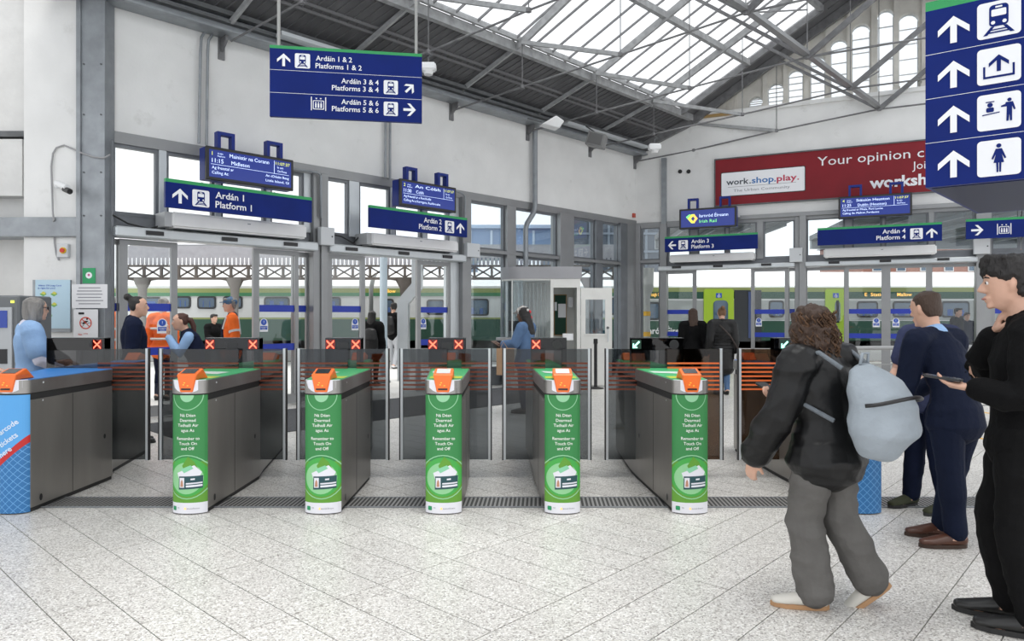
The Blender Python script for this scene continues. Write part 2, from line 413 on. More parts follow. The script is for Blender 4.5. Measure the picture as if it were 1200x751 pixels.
# ceiling: dark ribbed deck, glazing, trusses
m = M()
def slab(m, s0, s1, t0, t1, dz0, dz1):
    a = [RP(s0, t0, dz0), RP(s1, t0, dz0), RP(s1, t1, dz0), RP(s0, t1, dz0), RP(s0, t0, dz1), RP(s1, t0, dz1), RP(s1, t1, dz1), RP(s0, t1, dz1)]
    m.add(a, [(0, 1, 2, 3), (7, 6, 5, 4), (0, 4, 5, 1), (1, 5, 6, 2), (2, 6, 7, 3), (3, 7, 4, 0)])
sg = .75
slab(m, -.3, s_end, -.35, 1.6, 0, .08)
slab(m, -.3, s_end, 4.95, 6.4, 0, .08); slab(m, -.3, s_end, 6.4, 7.8, 0, .08); slab(m, -.3, s_end, 11.2, 12.8, 0, .08)
slab(m, -.3, sg, 1.6, 4.95, 0, .08); slab(m, -.3, sg, 7.8, 11.2, 0, .08)
ceil = S(m.build('ceiling', deck_m))
m = M(); s = -.1
while s < s_end:
    m.bar(RP(s, .02, -.01), RP(s, 1.58, -.01), .022, .02); s += .17
s = -.2
while s < s_end:
    m.bar(RP(s, 5.0, -.015), RP(s, 6.38, -.015), .03, .03); s += .34
tag(m.build('deck_rib', mat('deck_rib', (.12, .12, .125), .6), ceil), kind='stuff')
m = M(); m.bar(RP(-.1, .8, -.03), RP(s_end, .8, -.03), .035, .05); m.bar(RP(-.1, .93, -.03), RP(s_end, .93, -.03), .035, .05); m.build('purlin', mat('purlin_dark', (.17, .17, .175), .6), ceil)
m = M(); m.bar(RP(-.1, 1.6, -.05), RP(s_end, 1.6, -.05), .12, .16); m.bar(RP(sg, 1.72, .02), RP(s_end, 1.72, .02), .06, .1); m.build('glazing_kerb', truss_m, ceil)
m = M(); m.bar(RP(sg, 3.3, -.07), RP(s_end, 3.3, -.07), .10, .14); m.build('purlin', truss_m, ceil)
m = M(); m.bar(RP(sg, 4.95, -.05), RP(s_end, 4.95, -.05), .10, .14); m.build('purlin', truss_m, ceil)
# gable edge rafter pair
m = M(); m.bar(RP(.12, .05, -.12), RP(.12, 1.6, -.12), .14, .2); m.bar(RP(.12, 1.6, -.12), RP(.12, 6.4, -.12), .14, .2); m.bar(RP(sg, 1.6, -.06), RP(sg, 4.95, -.06), .1, .14)
m.build('verge_beam', rod_m, ceil)
pane_g = bpy.data.materials.new('rooflight_glass'); pane_g.use_nodes = True
t = pane_g.node_tree; t.nodes.clear(); o_ = t.nodes.new('ShaderNodeOutputMaterial'); a_ = t.nodes.new('ShaderNodeBsdfTransparent'); b_ = t.nodes.new('ShaderNodeBsdfTranslucent')
a_.inputs[0].default_value = (.97, .98, .99, 1); b_.inputs[0].default_value = (.9, .92, .93, 1); x_ = t.nodes.new('ShaderNodeMixShader'); x_.inputs[0].default_value = .12
t.links.new(a_.outputs[0], x_.inputs[1]); t.links.new(b_.outputs[0], x_.inputs[2]); t.links.new(x_.outputs[0], o_.inputs[0])
def series(name, make, mt_, n, step, s0):
    """one mesh, copied along the hall"""
    mm = M(); make(mm, s0); o = mm.build(name, mt_, ceil)
    for i in range(1, n):
        c = o.copy(); c.location = o.location+WL.U*step*i; COL.objects.link(c)
nb = int((s_end-sg)/.52)
for (t0, t1) in ((1.66, 3.28), (3.32, 4.93)):
    series('pane', lambda mm, s: slab(mm, s+.02, s+.50, t0, t1, .03, .036), pane_g, nb, .52, sg)
series('glazing_bar', lambda mm, s: mm.bar(RP(s, 1.6, .02), RP(s, 4.95, .02), .022, .05), rod_m, nb, .52, sg+.01)
m = M(); slab(m, sg, s_end, 7.8, 11.2, .03, .036); tag(m.build('pane', pane_g, ceil), kind='stuff')
# eaves gutter, trunking
m = M()
m.box(WL, -.05, s_end, 5.95, 6.13, .02, .30); m.box(WL, -.05, s_end, 5.90, 5.95, .02, .36)
S(m.build('trim_2', galv, bevel=.01))
m = M(); m.box(WL, -.05, s_end, 6.13, 6.2, .16, .42); m.box(WL, -.05, s_end, 6.02, 6.06, .3, .40); S(m.build('trim_3', galv_d))
m = M(); m.box(WL, sL(738), sL(643), 6.0, 6.06, .42, .60); m.box(WL, sL(425), sL(309), 6.0, 6.06, .42, .62)
S(m.build('trim_4', alu_l))
# trusses
EZ = 5.76
TR = [dict(b=(741, 190), n=[(813, 176), (910, 153), (1030, 128)], nm='farthest roof truss, almost against the gable wall'),
      dict(b=(691, 175), n=[(766, 157), (870, 134), (996.5, 104)], nm='second roof truss from the gable wall'),
      dict(b=(621, 154), n=[(699, 132), (808, 103), (946, 67)], nm='third roof truss from the gable wall, above the downpipe'),
      dict(b=(532, 129), n=[(612, 102), (727, 64), (874, 15)], nm='fourth roof truss from the gable wall, between sign and glazing'),
      dict(b=(404, 92), n=[(502, 61), (619.5, 12), (775, -48)], nm='fifth roof truss, rising behind the hanging platforms sign'),
      dict(b=(271, 48), n=[(354, 2), (475, -62), (650, -150)], nm='nearest roof truss with its bracket above the first doors')]
n3s = []
for k, T in enumerate(TR):
    B = P(*T['b'], EZ); N1 = P(*T['n'][0], 5.93); N2 = P(*T['n'][1], 6.18); N3 = P(*T['n'][2], 6.42)
    d_ = (N3-B); d_.z = 0; d_.normalize()
    def up(p):
        q = p-C0; q.z = 0   # roof height over p
        s_, t_ = None, None
        a11, a12, a21, a22 = WL.U.x, WR.U.x, WL.U.y, WR.U.y; dt = a11*a22-a12*a21
        t_ = (a11*q.y-a21*q.x)/dt
        return V((p.x, p.y, zr(max(0, min(12.8, t_)))-.1)), t_
    R = B.copy()
    while up(R)[1] < 6.4: R = R+d_*.05
    R, _ = up(R); N4 = N3+d_*3.4; N5 = N4+d_*2.4-V((0, 0, .4))
    tr = empty('roof_truss', (B.x, B.y, B.z), 'steel '+T['nm'] if 'steel' not in T['nm'] else T['nm'], 'roof truss', 'roof trusses')
    G1, t1 = up(N1); U2, _ = up(N2); U3, _ = up(N3); E = B-d_*.0; E.z = 6.05
    K1 = B+d_*1.55; K1, _ = up(K1)
    m = M(); m.bar(E, K1, .05, .08); m.bar(K1, R, .07, .14); each(m, 'rafter', truss_m, tr)
    m = M(); m.tube([B, N1, N2, N3, N4, N5], .019, 6); m.build('tie_rod', rod_m, tr)
    m = M(); m.tube([N1, G1], .010, 6); m.tube([N2, U2], .010, 6); m.tube([N3, U3], .010, 6); each(m, 'hanger', rod_m, tr)
    m = M(); m.bar(G1-V((0, 0, .05)), N2, .06, .075); m.build('strut', truss_m, tr)
    m = M(); m.bar(U2, N3, .05, .06); m.build('strut', rod_m, tr)
    Q3 = N3+d_*2.45; Q3, _ = up(Q3); m = M(); m.bar(N3, Q3, .075, .10); m.build('strut', rod_m, tr)
    m = M()
    for q in (N1, N2, N3): m.lathe(q-V((0, 0, .04)), [(.02, 0), (.045, .01), (.045, .07), (.02, .08)], 10)
    each(m, 'node_plate', rod_m, tr)
    s_, z_ = (B-C0).dot(WL.U), B.z
    m = M(); m.prism(Fr(WL.p(s_, 0, 0), WL.N, WL.U), [(-.02, z_-.12), (.22, z_+.06), (.22, z_+.2), (-.02, z_+.2)], -.02, .02); m.box(WL, s_-.05, s_+.05, z_-.2, z_+.22, -.01, .03)
    m.build('wall_bracket', rod_m, tr)
    n3s.append((N3, R))
lb = empty('longitudinal_beam', n3s[0][0], 'long grey steel beam linking the roof trusses overhead', 'roof beam')
for (a, _), (b, _) in zip(n3s, n3s[1:]):
    m = M(); m.bar(a+V((0, 0, .05)), b+V((0, 0, .05)), .11, .05); m.build('beam_flange', alu, lb)
    m = M(); m.bar(a+V((0, 0, .10)), b+V((0, 0, .10)), .03, .09); m.build('beam_web', alu, lb)
    m = M(); m.bar(b, a+V((0, 0, .9)), .025, .025); m.build('bracing_rod', rod_m, lb)
# ------------------------------------------------------------------ glazed doors and windows of the two walls
def FLn(n=0): return Fr(C0+WL.N*n, -WL.U, WL.N)
def FRn(n=0): return Fr(C0+WR.N*n, WR.U, WR.N)
fl, fr_ = FLn(), FRn()
stripe_m = mat('blue_film', (.012, .04, .42), .4)
notice_b = mat('notice_blue', (.02, .09, .50), .4)
def U(fr, px): return fr.hit(px, 371)[0]
def frame_mesh(fr, x0, x1, z0, z1, wl_, wr_, wt, wb, n0, n1):
    m = M(); m.box(fr, x0, x0+wl_, z0, z1, n0, n1); m.box(fr, x1-wr_, x1, z0, z1, n0, n1)
    m.box(fr, x0+wl_, x1-wr_, z1-wt, z1, n0, n1)
    if wb: m.box(fr, x0+wl_, x1-wr_, z0, z0+wb, n0, n1)
    return m
dn = [0]; wn = [len(gu)]
def notice(fr, u, z, par, w=.15, h=.24, n=.0):
    m = M(); m.flat(fr, rrect(u-w/2, u+w/2, z, z+h*.6, .008)+[], n+.002); m.disc(fr, u, z+h*.62, w*.47, n+.0022, 20)
    a = m.build('notice', swhite, par)
    m = M(); m.disc(fr, u, z+h*.66, w*.34, n+.004, 18); m.flat(fr, [(u-w*.42, z+.035), (u+w*.42, z+.035), (u+w*.42, z+h*.40), (u-w*.42, z+h*.40)], n+.004)
    m.build('notice_print', notice_b, a)
    m = M(); text(m, fr, '!', u, z+h*.58, .045, align='c', n=n+.006); text(m, fr, 'AUTOMATIC', u, z+.065, .018, w*.72, 'c', n=n+.006); text(m, fr, 'DOOR', u, z+.042, .016, w*.4, 'c', n=n+.006)
    m.build('lettering', swhite, a)
def leaf(fr, px0, px1, swL, swR, n, z1=2.62, stripes=(1.58,), stp=None, note=None):
    """one glazed door leaf or sidelight, px0..px1 in the picture"""
    u0, u1 = U(fr, px0), U(fr, px1); dn[0] += 1
    d = S(frame_mesh(fr, u0, u1, .02, z1, swL, swR, .08, .16, n-.03, n+.03).build('door_%d' % dn[0], alu))
    m = M(); m.box(fr, u0+swL, u1-swR, .18, z1-.08, n-.008, n); m.build('pane', clear, d)
    for z in stripes:
        m = M(); m.box(fr, u0+swL, u1-swR, z, z+.115, n, n+.003); m.build('stripe', stripe_m, d)
    if note: notice(fr, U(fr, note), 1.25, d, n=n+.001)
    m = M(); m.box(fr, u0+.01, u0+.035, 1.0, 1.12, n+.03, n+.05)
    return d
def header(fr, px0, px1, z0, z1, sens):
    m = M(); u0, u1 = U(fr, px0), U(fr, px1); m.box(fr, u0, u1, z0, z1, -.06, .22)
    global tn; tn += 1
    h = S(m.build('trim_%d' % tn, alu_l, bevel=.02))
    m = M()
    for p in sens: m.box(fr, U(fr, p)-.12, U(fr, p)+.12, z0+.05, z0+.11, .22, .245)
    each(m, 'sensor', blk, h)
    return h
tn = 4
def air_box(fr, px0, px1, z0, z1, label, capside):
    u0, u1 = fr.hit(px0, 371, .4)[0], fr.hit(px1, 371, .4)[0]
    o = empty('air_curtain', fr.p((u0+u1)/2, z0, .2), label, 'air curtain', 'air curtains over the doors')
    m = M(); m.box(fr, u0, u1, z0, z1, .0, .40); m.build('casing', offw, o, bevel=.03, seg=3, smooth=.6)
    m = M(); m.box(fr, u0+.1, u1-.1, z0-.006, z0+.002, .1, .34); m.build('outlet_grille', alu_d, o)
    if capside: m = M(); m.box(fr, u0-.1, u0, z0+.01, z1-.01, .02, .38); m.build('end_cap', mat('end_cap_grey', (.42, .43, .44), .4), o)
    m = M(); q = (u0+u1)/2; m.box(fr, q+.05, q+.10, (z0+z1)/2+.03, (z0+z1)/2+.045, .4, .403); m.build('rating_plate', galv, o)
def post(fr, px0, px1, z0, z1, n0=-.12, n1=.10, m_=None):
    global tn; tn += 1
    m = M(); m.box(fr, U(fr, px0), U(fr, px1), z0, z1, n0, n1); return S(m.build('trim_%d' % tn, m_ or alu, bevel=.006))
def window(fr, px0, px1, z0, z1, g=None, fm=None, f=.05, n=-.05):
    u0, u1 = U(fr, px0), U(fr, px1); wn[0] += 1
    d = S(frame_mesh(fr, u0, u1, z0, z1, f, f, f, f, n-.04, n+.04).build('window_%d' % wn[0], fm or alu_d))
    m = M(); m.box(fr, u0+f, u1-f, z0+f, z1-f, n-.006, n); m.build('pane', g or clear2, d); return d
# --- left wall: door set 1
ZT, ZH0, ZH1, ZU = 2.63, 2.63, 2.78, 2.96
post(fl, 118, 131, 0, 4.0, m_=alu_d)
post(fl, 364, 372, 0, 4.0, -.2, .10); post(fl, 372, 380, 0, 4.0, -.2, .14, alu)
leaf(fl, 131, 143, .02, .04, -.12, stripes=(1.58,))
leaf(fl, 140, 208, .11, .09, -.03, stripes=(1.58, .93), note=191)
leaf(fl, 297, 350, .10, .07, -.03, stripes=(1.58, .93), note=310)
leaf(fl, 346, 364, .03, .03, -.12)
header(fl, 130, 366, ZH0, ZH1, (175, 262, 333))
air_box(FLn(), 202, 360, 2.80, 3.03, 'long white air curtain box above the left-hand doors under the platform 1 sign', True)
m = M(); m.box(fl, U(fl, 131), U(fl, 364), ZH1, ZU, -.16, -.02); tn += 1; S(m.build('trim_%d' % tn, alu_d))
for a, b in ((131, 186.5), (194, 252), (258, 312), (316, 356)): window(fl, a, b, ZU, 3.98, clear)
for a, b in ((186, 195), (251.5, 258.5), (311.5, 316.5), (355.5, 364)): post(fl, a, b, ZU, 3.98, -.12, .02, alu_l)
# --- door set 2
leaf(fl, 381, 386, .02, .02, -.12, stripes=())
leaf(fl, 383.5, 428, .10, .09, -.03, stripes=(1.58, .93), note=417)
leaf(fl, 489, 528, .09, .07, -.03, stripes=(1.58, .93), note=497)
post(fl, 527, 538, 0, 4.0, -.2, .0, alu_l); post(fl, 538, 548, 0, 4.0, -.2, .12, alu)
header(fl, 380, 539, ZH0, ZH1, (404, 465, 516))
air_box(FLn(), 436, 538, 2.80, 3.02, 'long white air curtain box above the middle doors under the platform 2 sign', True)
m = M(); m.box(fl, U(fl, 380), U(fl, 527), ZH1, ZU, -.16, -.02); tn += 1; S(m.build('trim_%d' % tn, alu_d))
for a, b in ((381, 409.5), (420, 458), (462, 495), (499, 527)): window(fl, a, b, ZU, 3.98, clear)
for a, b in ((409, 420.5), (457.5, 462.5), (494.5, 499.5)): post(fl, a, b, ZU, 3.98, -.12, .02, alu_l)
# --- windows 3 and 4
for a, b in ((548, 592), (601, 653), (668, 697), (704, 725)):
    window(fl, a, b, 2.95, 3.98, clear2); window(fl, a, b, .35, 2.88, clear2)
post(fl, 591.5, 602, 0, 3.98, -.14, .08, alu); post(fl, 652.5, 668.5, 0, 4.0, -.2, .12, alu); post(fl, 696.5, 704.5, 0, 3.98, -.14, .06, alu_d)
post(fl, 724, 732, 0, 4.0, -.14, .1, alu_d); post(fl, 732, 745, 0, 4.0, -.2, .05, alu)
m = M(); m.box(fl, U(fl, 548), U(fl, 725), 2.88, 2.95, -.1, .09); tn += 1; S(m.build('trim_%d' % tn, alu))
m = M(); m.box(fl, U(fl, 548), U(fl, 725), 0, .35, -.12, .03); S(m.build('baseboard_left', alu_d))
# --- right wall
post(fr_, 745.5, 751, 0, 4.0, -.2, .08, alu); post(fr_, 774, 782, 0, 4.0, -.14, .1, alu)
m = M(); m.box(fr_, U(fr_, 776), U(fr_, 781.5), 4.0, 5.78, 0, .1); tn += 1; S(m.build('trim_%d' % tn, galv))
window(fr_, 751, 774, 3.03, 3.95, clear2); window(fr_, 751, 774, .1, 2.98, clear)
m = M(); m.box(fr_, U(fr_, 751), U(fr_, 774), 2.97, 3.04, -.1, .06); tn += 1; S(m.build('trim_%d' % tn, alu))
leaf(fr_, 777, 816, .09, .10, -.03, 2.73, (1.57, .98))
leaf(fr_, 880, 924, .09, .09, -.03, 2.73, (1.57, .98), note=889)
leaf(fr_, 924, 932, .02, .02, -.12, 2.73)
header(fr_, 773, 932, 2.73, 2.85, (795, 843, 899))
air_box(FRn(), 784, 884, 2.93, 3.13, 'shorter white air curtain box right of the wall corner, under platform 3 sign', False)
m = M(); m.box(fr_, U(fr_, 782), U(fr_, 932), 2.85, 2.98, -.16, -.02); tn += 1; S(m.build('trim_%d' % tn, alu_d))
for a, b in ((782, 809.5), (817, 851), (853, 887.5), (894, 932)): window(fr_, a, b, 2.98, 3.95, clear2)
for a, b in ((809, 817.5), (850.5, 853.5), (887, 894.5)): post(fr_, a, b, 2.98, 3.95, -.12, .02, alu)
post(fr_, 931.5, 937, 0, 4.0, -.2, .05, alu); post(fr_, 937, 945, 0, 4.0, -.2, .14, alu)
leaf(fr_, 945, 990, .02, .02, -.12, 2.73, ())
leaf(fr_, 989.5, 1038, .10, .09, -.03, 2.73, (1.57, .98), note=1027)
leaf(fr_, 1038, 1091.5, .10, .11, -.03, 2.73, (1.57, .98), note=1050)
leaf(fr_, 1092, 1144, .02, .02, -.12, 2.73, ())
header(fr_, 944, 1144, 2.73, 2.85, (977.5, 1037, 1104))
air_box(FRn(), 965, 1098, 2.92, 3.14, 'white air curtain box above the closed double doors, under platform 4 sign', False)
m = M(); m.box(fr_, U(fr_, 945), U(fr_, 1143), 2.85, 2.98, -.16, -.02); tn += 1; S(m.build('trim_%d' % tn, alu_d))
for a, b in ((944.5, 990.5), (998, 1034), (1036, 1088.5), (1094, 1143)): window(fr_, a, b, 2.98, 3.95, clear2)
for a, b in ((990, 998.5), (1033.5, 1036.5), (1088, 1094.5)): post(fr_, a, b, 2.98, 3.95, -.12, .02, alu)
post(fr_, 1143, 1161, 0, 4.0, -.2, .12, alu)
leaf(fr_, 1161, 1196, .08, .08, -.03, 2.73, (1.57, .98)); leaf(fr_, 1196, 1234, .08, .08, -.03, 2.73, (1.57, .98))
header(fr_, 1161, 1300, 2.73, 2.85, (1190,))
for a, b in ((1161, 1196), (1198, 1240)): window(fr_, a, b, 2.98, 3.95, clear2)
m = M(); m.box(fr_, U(fr_, 1161), U(fr_, 1300), 2.85, 2.98, -.16, -.02); tn += 1; S(m.build('trim_%d' % tn, alu_d))
# junction boxes at the posts
for i, (fr, a, b, z0, z1, lb) in enumerate(((fl, 367, 383, 2.74, 3.05, 'pale junction box on the post between the left and middle doors'),
        (fl, 538, 553, 2.74, 3.03, 'pale junction box on the post right of the middle doors'),
        (fr_, 926, 941, 2.85, 3.2, 'pale junction box on the post between the platform 3 and 4 doors'),
        (fr_, 1139, 1158, 2.9, 3.24, 'pale junction box on the post right of the platform 4 doors'))):
    u0, u1 = U(fr, a), U(fr, b); o = empty('junction_box', fr.p((u0+u1)/2, z0, .15), lb, 'junction box', 'junction boxes on the door posts')
    m = M(); m.box(fr, u0, u1, z0, z1, .14, .26); m.build('casing', mat('box_grey', (.62, .64, .66), .45), o, bevel=.008)
    m = M(); m.disc(fr, u1-.05, (z0+z1)/2, .015, .263, 10); m.build('lock', blk, o)
# ------------------------------------------------------------------ pier and recessed wall at the left
def FY(Y): return Fr((0, Y, 0), (1, 0, 0), (0, -1, 0))
YP = 9.75; X = lambda px, Y=YP: PXY(px, Y)
m = M(); m.b(X(28), X(99), YP, 10.1, 0, 7.2); pier = S(m.build('wall_pier', white_wall))
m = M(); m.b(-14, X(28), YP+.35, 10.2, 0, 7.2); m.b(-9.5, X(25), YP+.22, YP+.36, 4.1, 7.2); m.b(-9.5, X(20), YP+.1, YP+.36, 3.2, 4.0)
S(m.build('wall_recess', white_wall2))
m = M(); m.b(X(24), X(28.5), YP+.1, YP+.36, 4.0, 7.2); m.b(-9.5, X(26), YP+.12, YP+.36, 4.04, 4.12); S(m.build('trim_80', galv_d))
m = M(); m.b(X(97), X(125), YP-.05, YP+.2, 0, 7.0); m.b(X(93), X(98), YP-.08, YP+.2, 0, 7.0)
colm = S(m.build('trim_81', galv, bevel=.006))
m = M()
for z in (.6, 1.9, 2.9, 3.5, 4.3, 5.0):
    for px in (101, 121): m.lathe((X(px), YP-.05, z), [(.012, 0), (.012, .012)], 8, Fr((0, 0, 0), (1, 0, 0), (0, -1, 0)))
tag(m.build('bolt', galv_d, colm), kind='stuff')
z0, z1 = 1.5+93*YP/820, 1.5+116*YP/820
m = M(); m.b(-9.5, X(95), YP-.07, YP+.4, z0, z1); S(m.build('trim_82', galv, bevel=.01))
m = M(); fy = FY(YP-.05)
# things fixed to the pier
def rect_px(fr, x0, y0, x1, y1):
    a = fr.hit(x0, y1); b = fr.hit(x1, y0); return a[0], b[0], a[1], b[1]
def sheet(name, fr, px, mt_, label, cat, th=.006, par=None):
    u0, u1, v0, v1 = rect_px(fr, *px); o = empty(name, fr.p((u0+u1)/2, v0, 0), label, cat)
    m = M(); m.box(fr, u0, u1, v0, v1, 0, th); m.build('panel', mt_, o); return o, u0, u1, v0, v1
paper = mat('paper', (.78, .78, .80), .6); paper_g = mat('grey_print', (.25, .25, .28), .6)
fp = FY(YP)
o, u0, u1, v0, v1 = sheet('poster_frame', fp, (40, 328, 84, 389), galv, 'grey poster frame with pale blue travel card poster on the white pier', 'poster', .03)
f2 = fp.off(.031)
m = M(); m.box(f2, u0+.04, u1, v0+.05, v1, 0, .004); m.build('poster', mat('poster_blue', (.50, .68, .80), .4), o)
m = M(); text(m, f2, 'Which TFI Leap Card', u0+.08, v1-.09, .022, .32, n=.007); text(m, f2, 'is right for you?', u0+.08, v1-.125, .022, .24, n=.007); m.build('lettering', notice_b, o)
gm = mat('card_green', (.18, .45, .12), .5); ym = mat('card_yellow', (.70, .65, .10), .5)
for r_ in range(3):
    for c_ in range(2 if r_ < 2 else 1):
        cu, cv = u0+.15+c_*.15+(r_ == 2)*.08, v1-.2-r_*.15
        m = M(); m.flat(f2, [(cu-.05, cv), (cu, cv-.03), (cu+.05, cv), (cu, cv+.035)], .006); m.build('card_print', gm, o)
        m = M(); m.flat(f2, [(cu-.03, cv+.01), (cu+.02, cv-.005), (cu+.04, cv+.02), (cu, cv+.04)], .008); m.build('card_print', ym, o)
fc = FY(YP-.05)
o, u0, u1, v0, v1 = sheet('safety_sign', fc, (97, 314, 112, 332), mat('safety_green', (.02, .33, .12), .45), 'small green first aid style sign on the steel column', 'sign')
m = M(); m.disc(fc, (u0+u1)/2, (v0+v1)/2+.005, .045, .008, 16); m.build('emblem', swhite, o)
m = M(); m.disc(fc, (u0+u1)/2, (v0+v1)/2+.01, .018, .010, 6); m.build('emblem', mat('emblem_pink', (.6, .12, .3), .5), o)
o, u0, u1, v0, v1 = sheet('printed_notice', FY(YP-.09), (84.5, 333, 126, 361), paper, 'wide white printed notice below the green sign', 'notice')
m = M(); fq = FY(YP-.09)
for i in range(6):
    c = (u0+u1)/2; wv = (.30, .34, .36, .32, .38, .30)[i]; v = v1-.05-i*.044
    m.flat(fq, [(c-wv/2, v-.006), (c+wv/2, v-.006), (c+wv/2, v+.006), (c-wv/2, v+.006)], .008)
each(m, 'print_line', paper_g, o)
o, u0, u1, v0, v1 = sheet('prohibition_notice', fq, (86.5, 362.5, 115, 396), paper, 'white notice with a red barred circle over a bicycle', 'notice')
c = (u0+u1)/2; cv = (v0+v1)/2+.01
rdm = mat('print_red', (.62, .06, .03), .5)
m = M(); m.disc(fq, c, cv, .085, .009, 28, r2=.070); m.flat(fq, [(c-.055, cv+.05), (c-.048, cv+.058), (c+.057, cv-.048), (c+.05, cv-.056)], .0095); text(m, fq, 'No', c-.10, v0+.035, .03, n=.009); text(m, fq, 'cycling', c-.03, v0+.055, .016, n=.009); m.build('prohibition_mark', rdm, o)
m = M(); m.disc(fq, c-.05, cv-.02, .028, .008, 14, r2=.022); m.disc(fq, c+.05, cv-.02, .028, .008, 14, r2=.022); m.flat(fq, [(c-.05, cv-.02), (c-.02, cv+.03), (c+.04, cv+.03), (c, cv-.01)], .008)
m.disc(fq, c+.02, cv+.055, .014, .008, 10); m.flat(fq, [(c-.10, v1-.07), (c-.02, v1-.07), (c-.02, v1-.04), (c-.10, v1-.04)], .008); m.build('bicycle_mark', blk, o)
# camera, alarm, cable
o = empty('security_camera', PY(70, 219, YP-.2), 'white bullet security camera on the pier above the steel band', 'camera')
m = M(); m.tube([PY(66, 218, YP), PY(66.5, 218, YP-.16)], .03, 10); m.tube([PY(66.5, 218, YP-.14), PY(68, 214, YP-.14)], .018, 8); m.build('mount', wht, o)
m = M(); m.tube([PY(66, 214.5, YP-.14), PY(68, 215.3, YP-.16), PY(79, 220, YP-.3)], [.035, .042, .042], 14); m.build('housing', wht, o, smooth=.6)
m = M(); m.tube([PY(76, 221.5, YP-.27), PY(82, 224.5, YP-.33)], [.040, .038], 14); m.build('lens', blk, o, smooth=.6)
o = empty('alarm_switch', PY(76, 302, YP-.03), 'grey alarm box with a red and yellow push button', 'switch')
m = M(); u0, u1, v0, v1 = rect_px(fp, 70, 286, 83, 302); m.box(fp, u0, u1, v0, v1, 0, .07); m.build('casing', mat('box_grey', (.62, .64, .66), .45), o, bevel=.008)
m = M(); m.lathe(fp.p((u0+u1)/2+.015, (v0+v1)/2, .07), [(.045, 0), (.045, .012)], 16, fp); m.build('collar', mat('switch_yellow', (.75, .5, .03), .4), o)
m = M(); m.lathe(fp.p((u0+u1)/2+.015, (v0+v1)/2, .082), [(.028, 0), (.03, .02)], 16, fp); m.build('button', mat('switch_red', (.6, .03, .02), .4), o)
m = M()
m.tube([PY(x_, y_, YP-.02) for x_, y_ in ((69, 305), (66, 298), (64, 285), (63, 262))]+[PY(63, 258, YP-.09), PY(62, 250, YP-.09)]+[PY(x_, y_, YP-.02) for x_, y_ in ((61, 225), (60, 195), (62, 180), (66, 173), (75, 170), (84, 174))]+[PY(x_, y_, YP-.08) for x_, y_ in ((95, 179), (110, 184), (122, 185), (129, 181))], .012, 6)
tag(m.build('cable', mat('cable_grey', (.35, .35, .36), .5)), 'grey looping cable clipped to the pier and steel column', 'cable')
# pipes on the left wall above the doors
def pipe(label, pts, r, m_=galv, n=8):
    m = M(); m.tube(pts, r, n); return tag(m.build('pipe', m_, smooth=.6), label, 'pipe')
def onL(px, py, n=.06):
    u, v = fl.hit(px, py, n); return fl.p(u, v, n)
pipe('left conduit of the pair rising above the platform 1 screen', [onL(233, 168), onL(235, 60), onL(236, 44), onL(242, 34), onL(256, 25), onL(270, 17, .3)], .022)
pipe('right conduit of the pair rising above the platform 1 screen', [onL(242, 170), onL(243.5, 60), onL(244.5, 47), onL(250, 39), onL(268, 27, .3)], .022)
pipe('left conduit of the pair below the hanging platforms sign', [onL(451.5, 208), onL(452, 60)], .022)
pipe('right conduit of the pair below the hanging platforms sign', [onL(457, 210), onL(457.5, 60)], .022)
pipe('grey rainwater downpipe with an offset bend above the kiosk', [onL(627, 152, .12), onL(627, 243, .12), onL(625, 250, .12), onL(617.5, 262, .12), onL(616, 268, .12), onL(616, 318, .12)], .060, galv, 12)
pipe('thin conduit bending down the post between left and middle doors', [onL(337, 197, .05), onL(372, 202, .16), onL(376, 206, .16), onL(376.5, 255, .16)], .02)
pipe('thin conduit bending down the post right of the middle doors', [onL(528, 222, .05), onL(541, 226, .16), onL(545, 230, .16), onL(545.5, 276, .16)], .02)
for lb, a in (('loose black cables above the left door header', ((132, 252), (150, 262), (175, 268), (190, 264))), ('loose black cables above the middle door header', ((386, 274), (400, 277), (414, 285), (420, 278)))):
    m = M(); m.tube([onL(x_, y_, .1) for x_, y_ in a], .014, 6); tag(m.build('cable', rubber), lb, 'cable')
for px, py, lb in ((797, 201, 'left'), (807, 201, 'right')):
    u, v = fr_.hit(px, py); m = M(); m.lathe(fr_.p(u, v, 0), [(.055, 0), (.055, .02), (.03, .06)], 14, fr_); tag(m.build('vent_cap', rubber), lb+' of two black round vent caps on the white wall by the billboard', 'vent')
u, v = fr_.hit(748, 251); m = M(); m.box(fl, -.18, -.08, 4.22, 4.33, 0, .05); tag(m.build('call_point', mat('call_red', (.5, .08, .05), .5)), 'small red call point high in the wall corner', 'alarm')
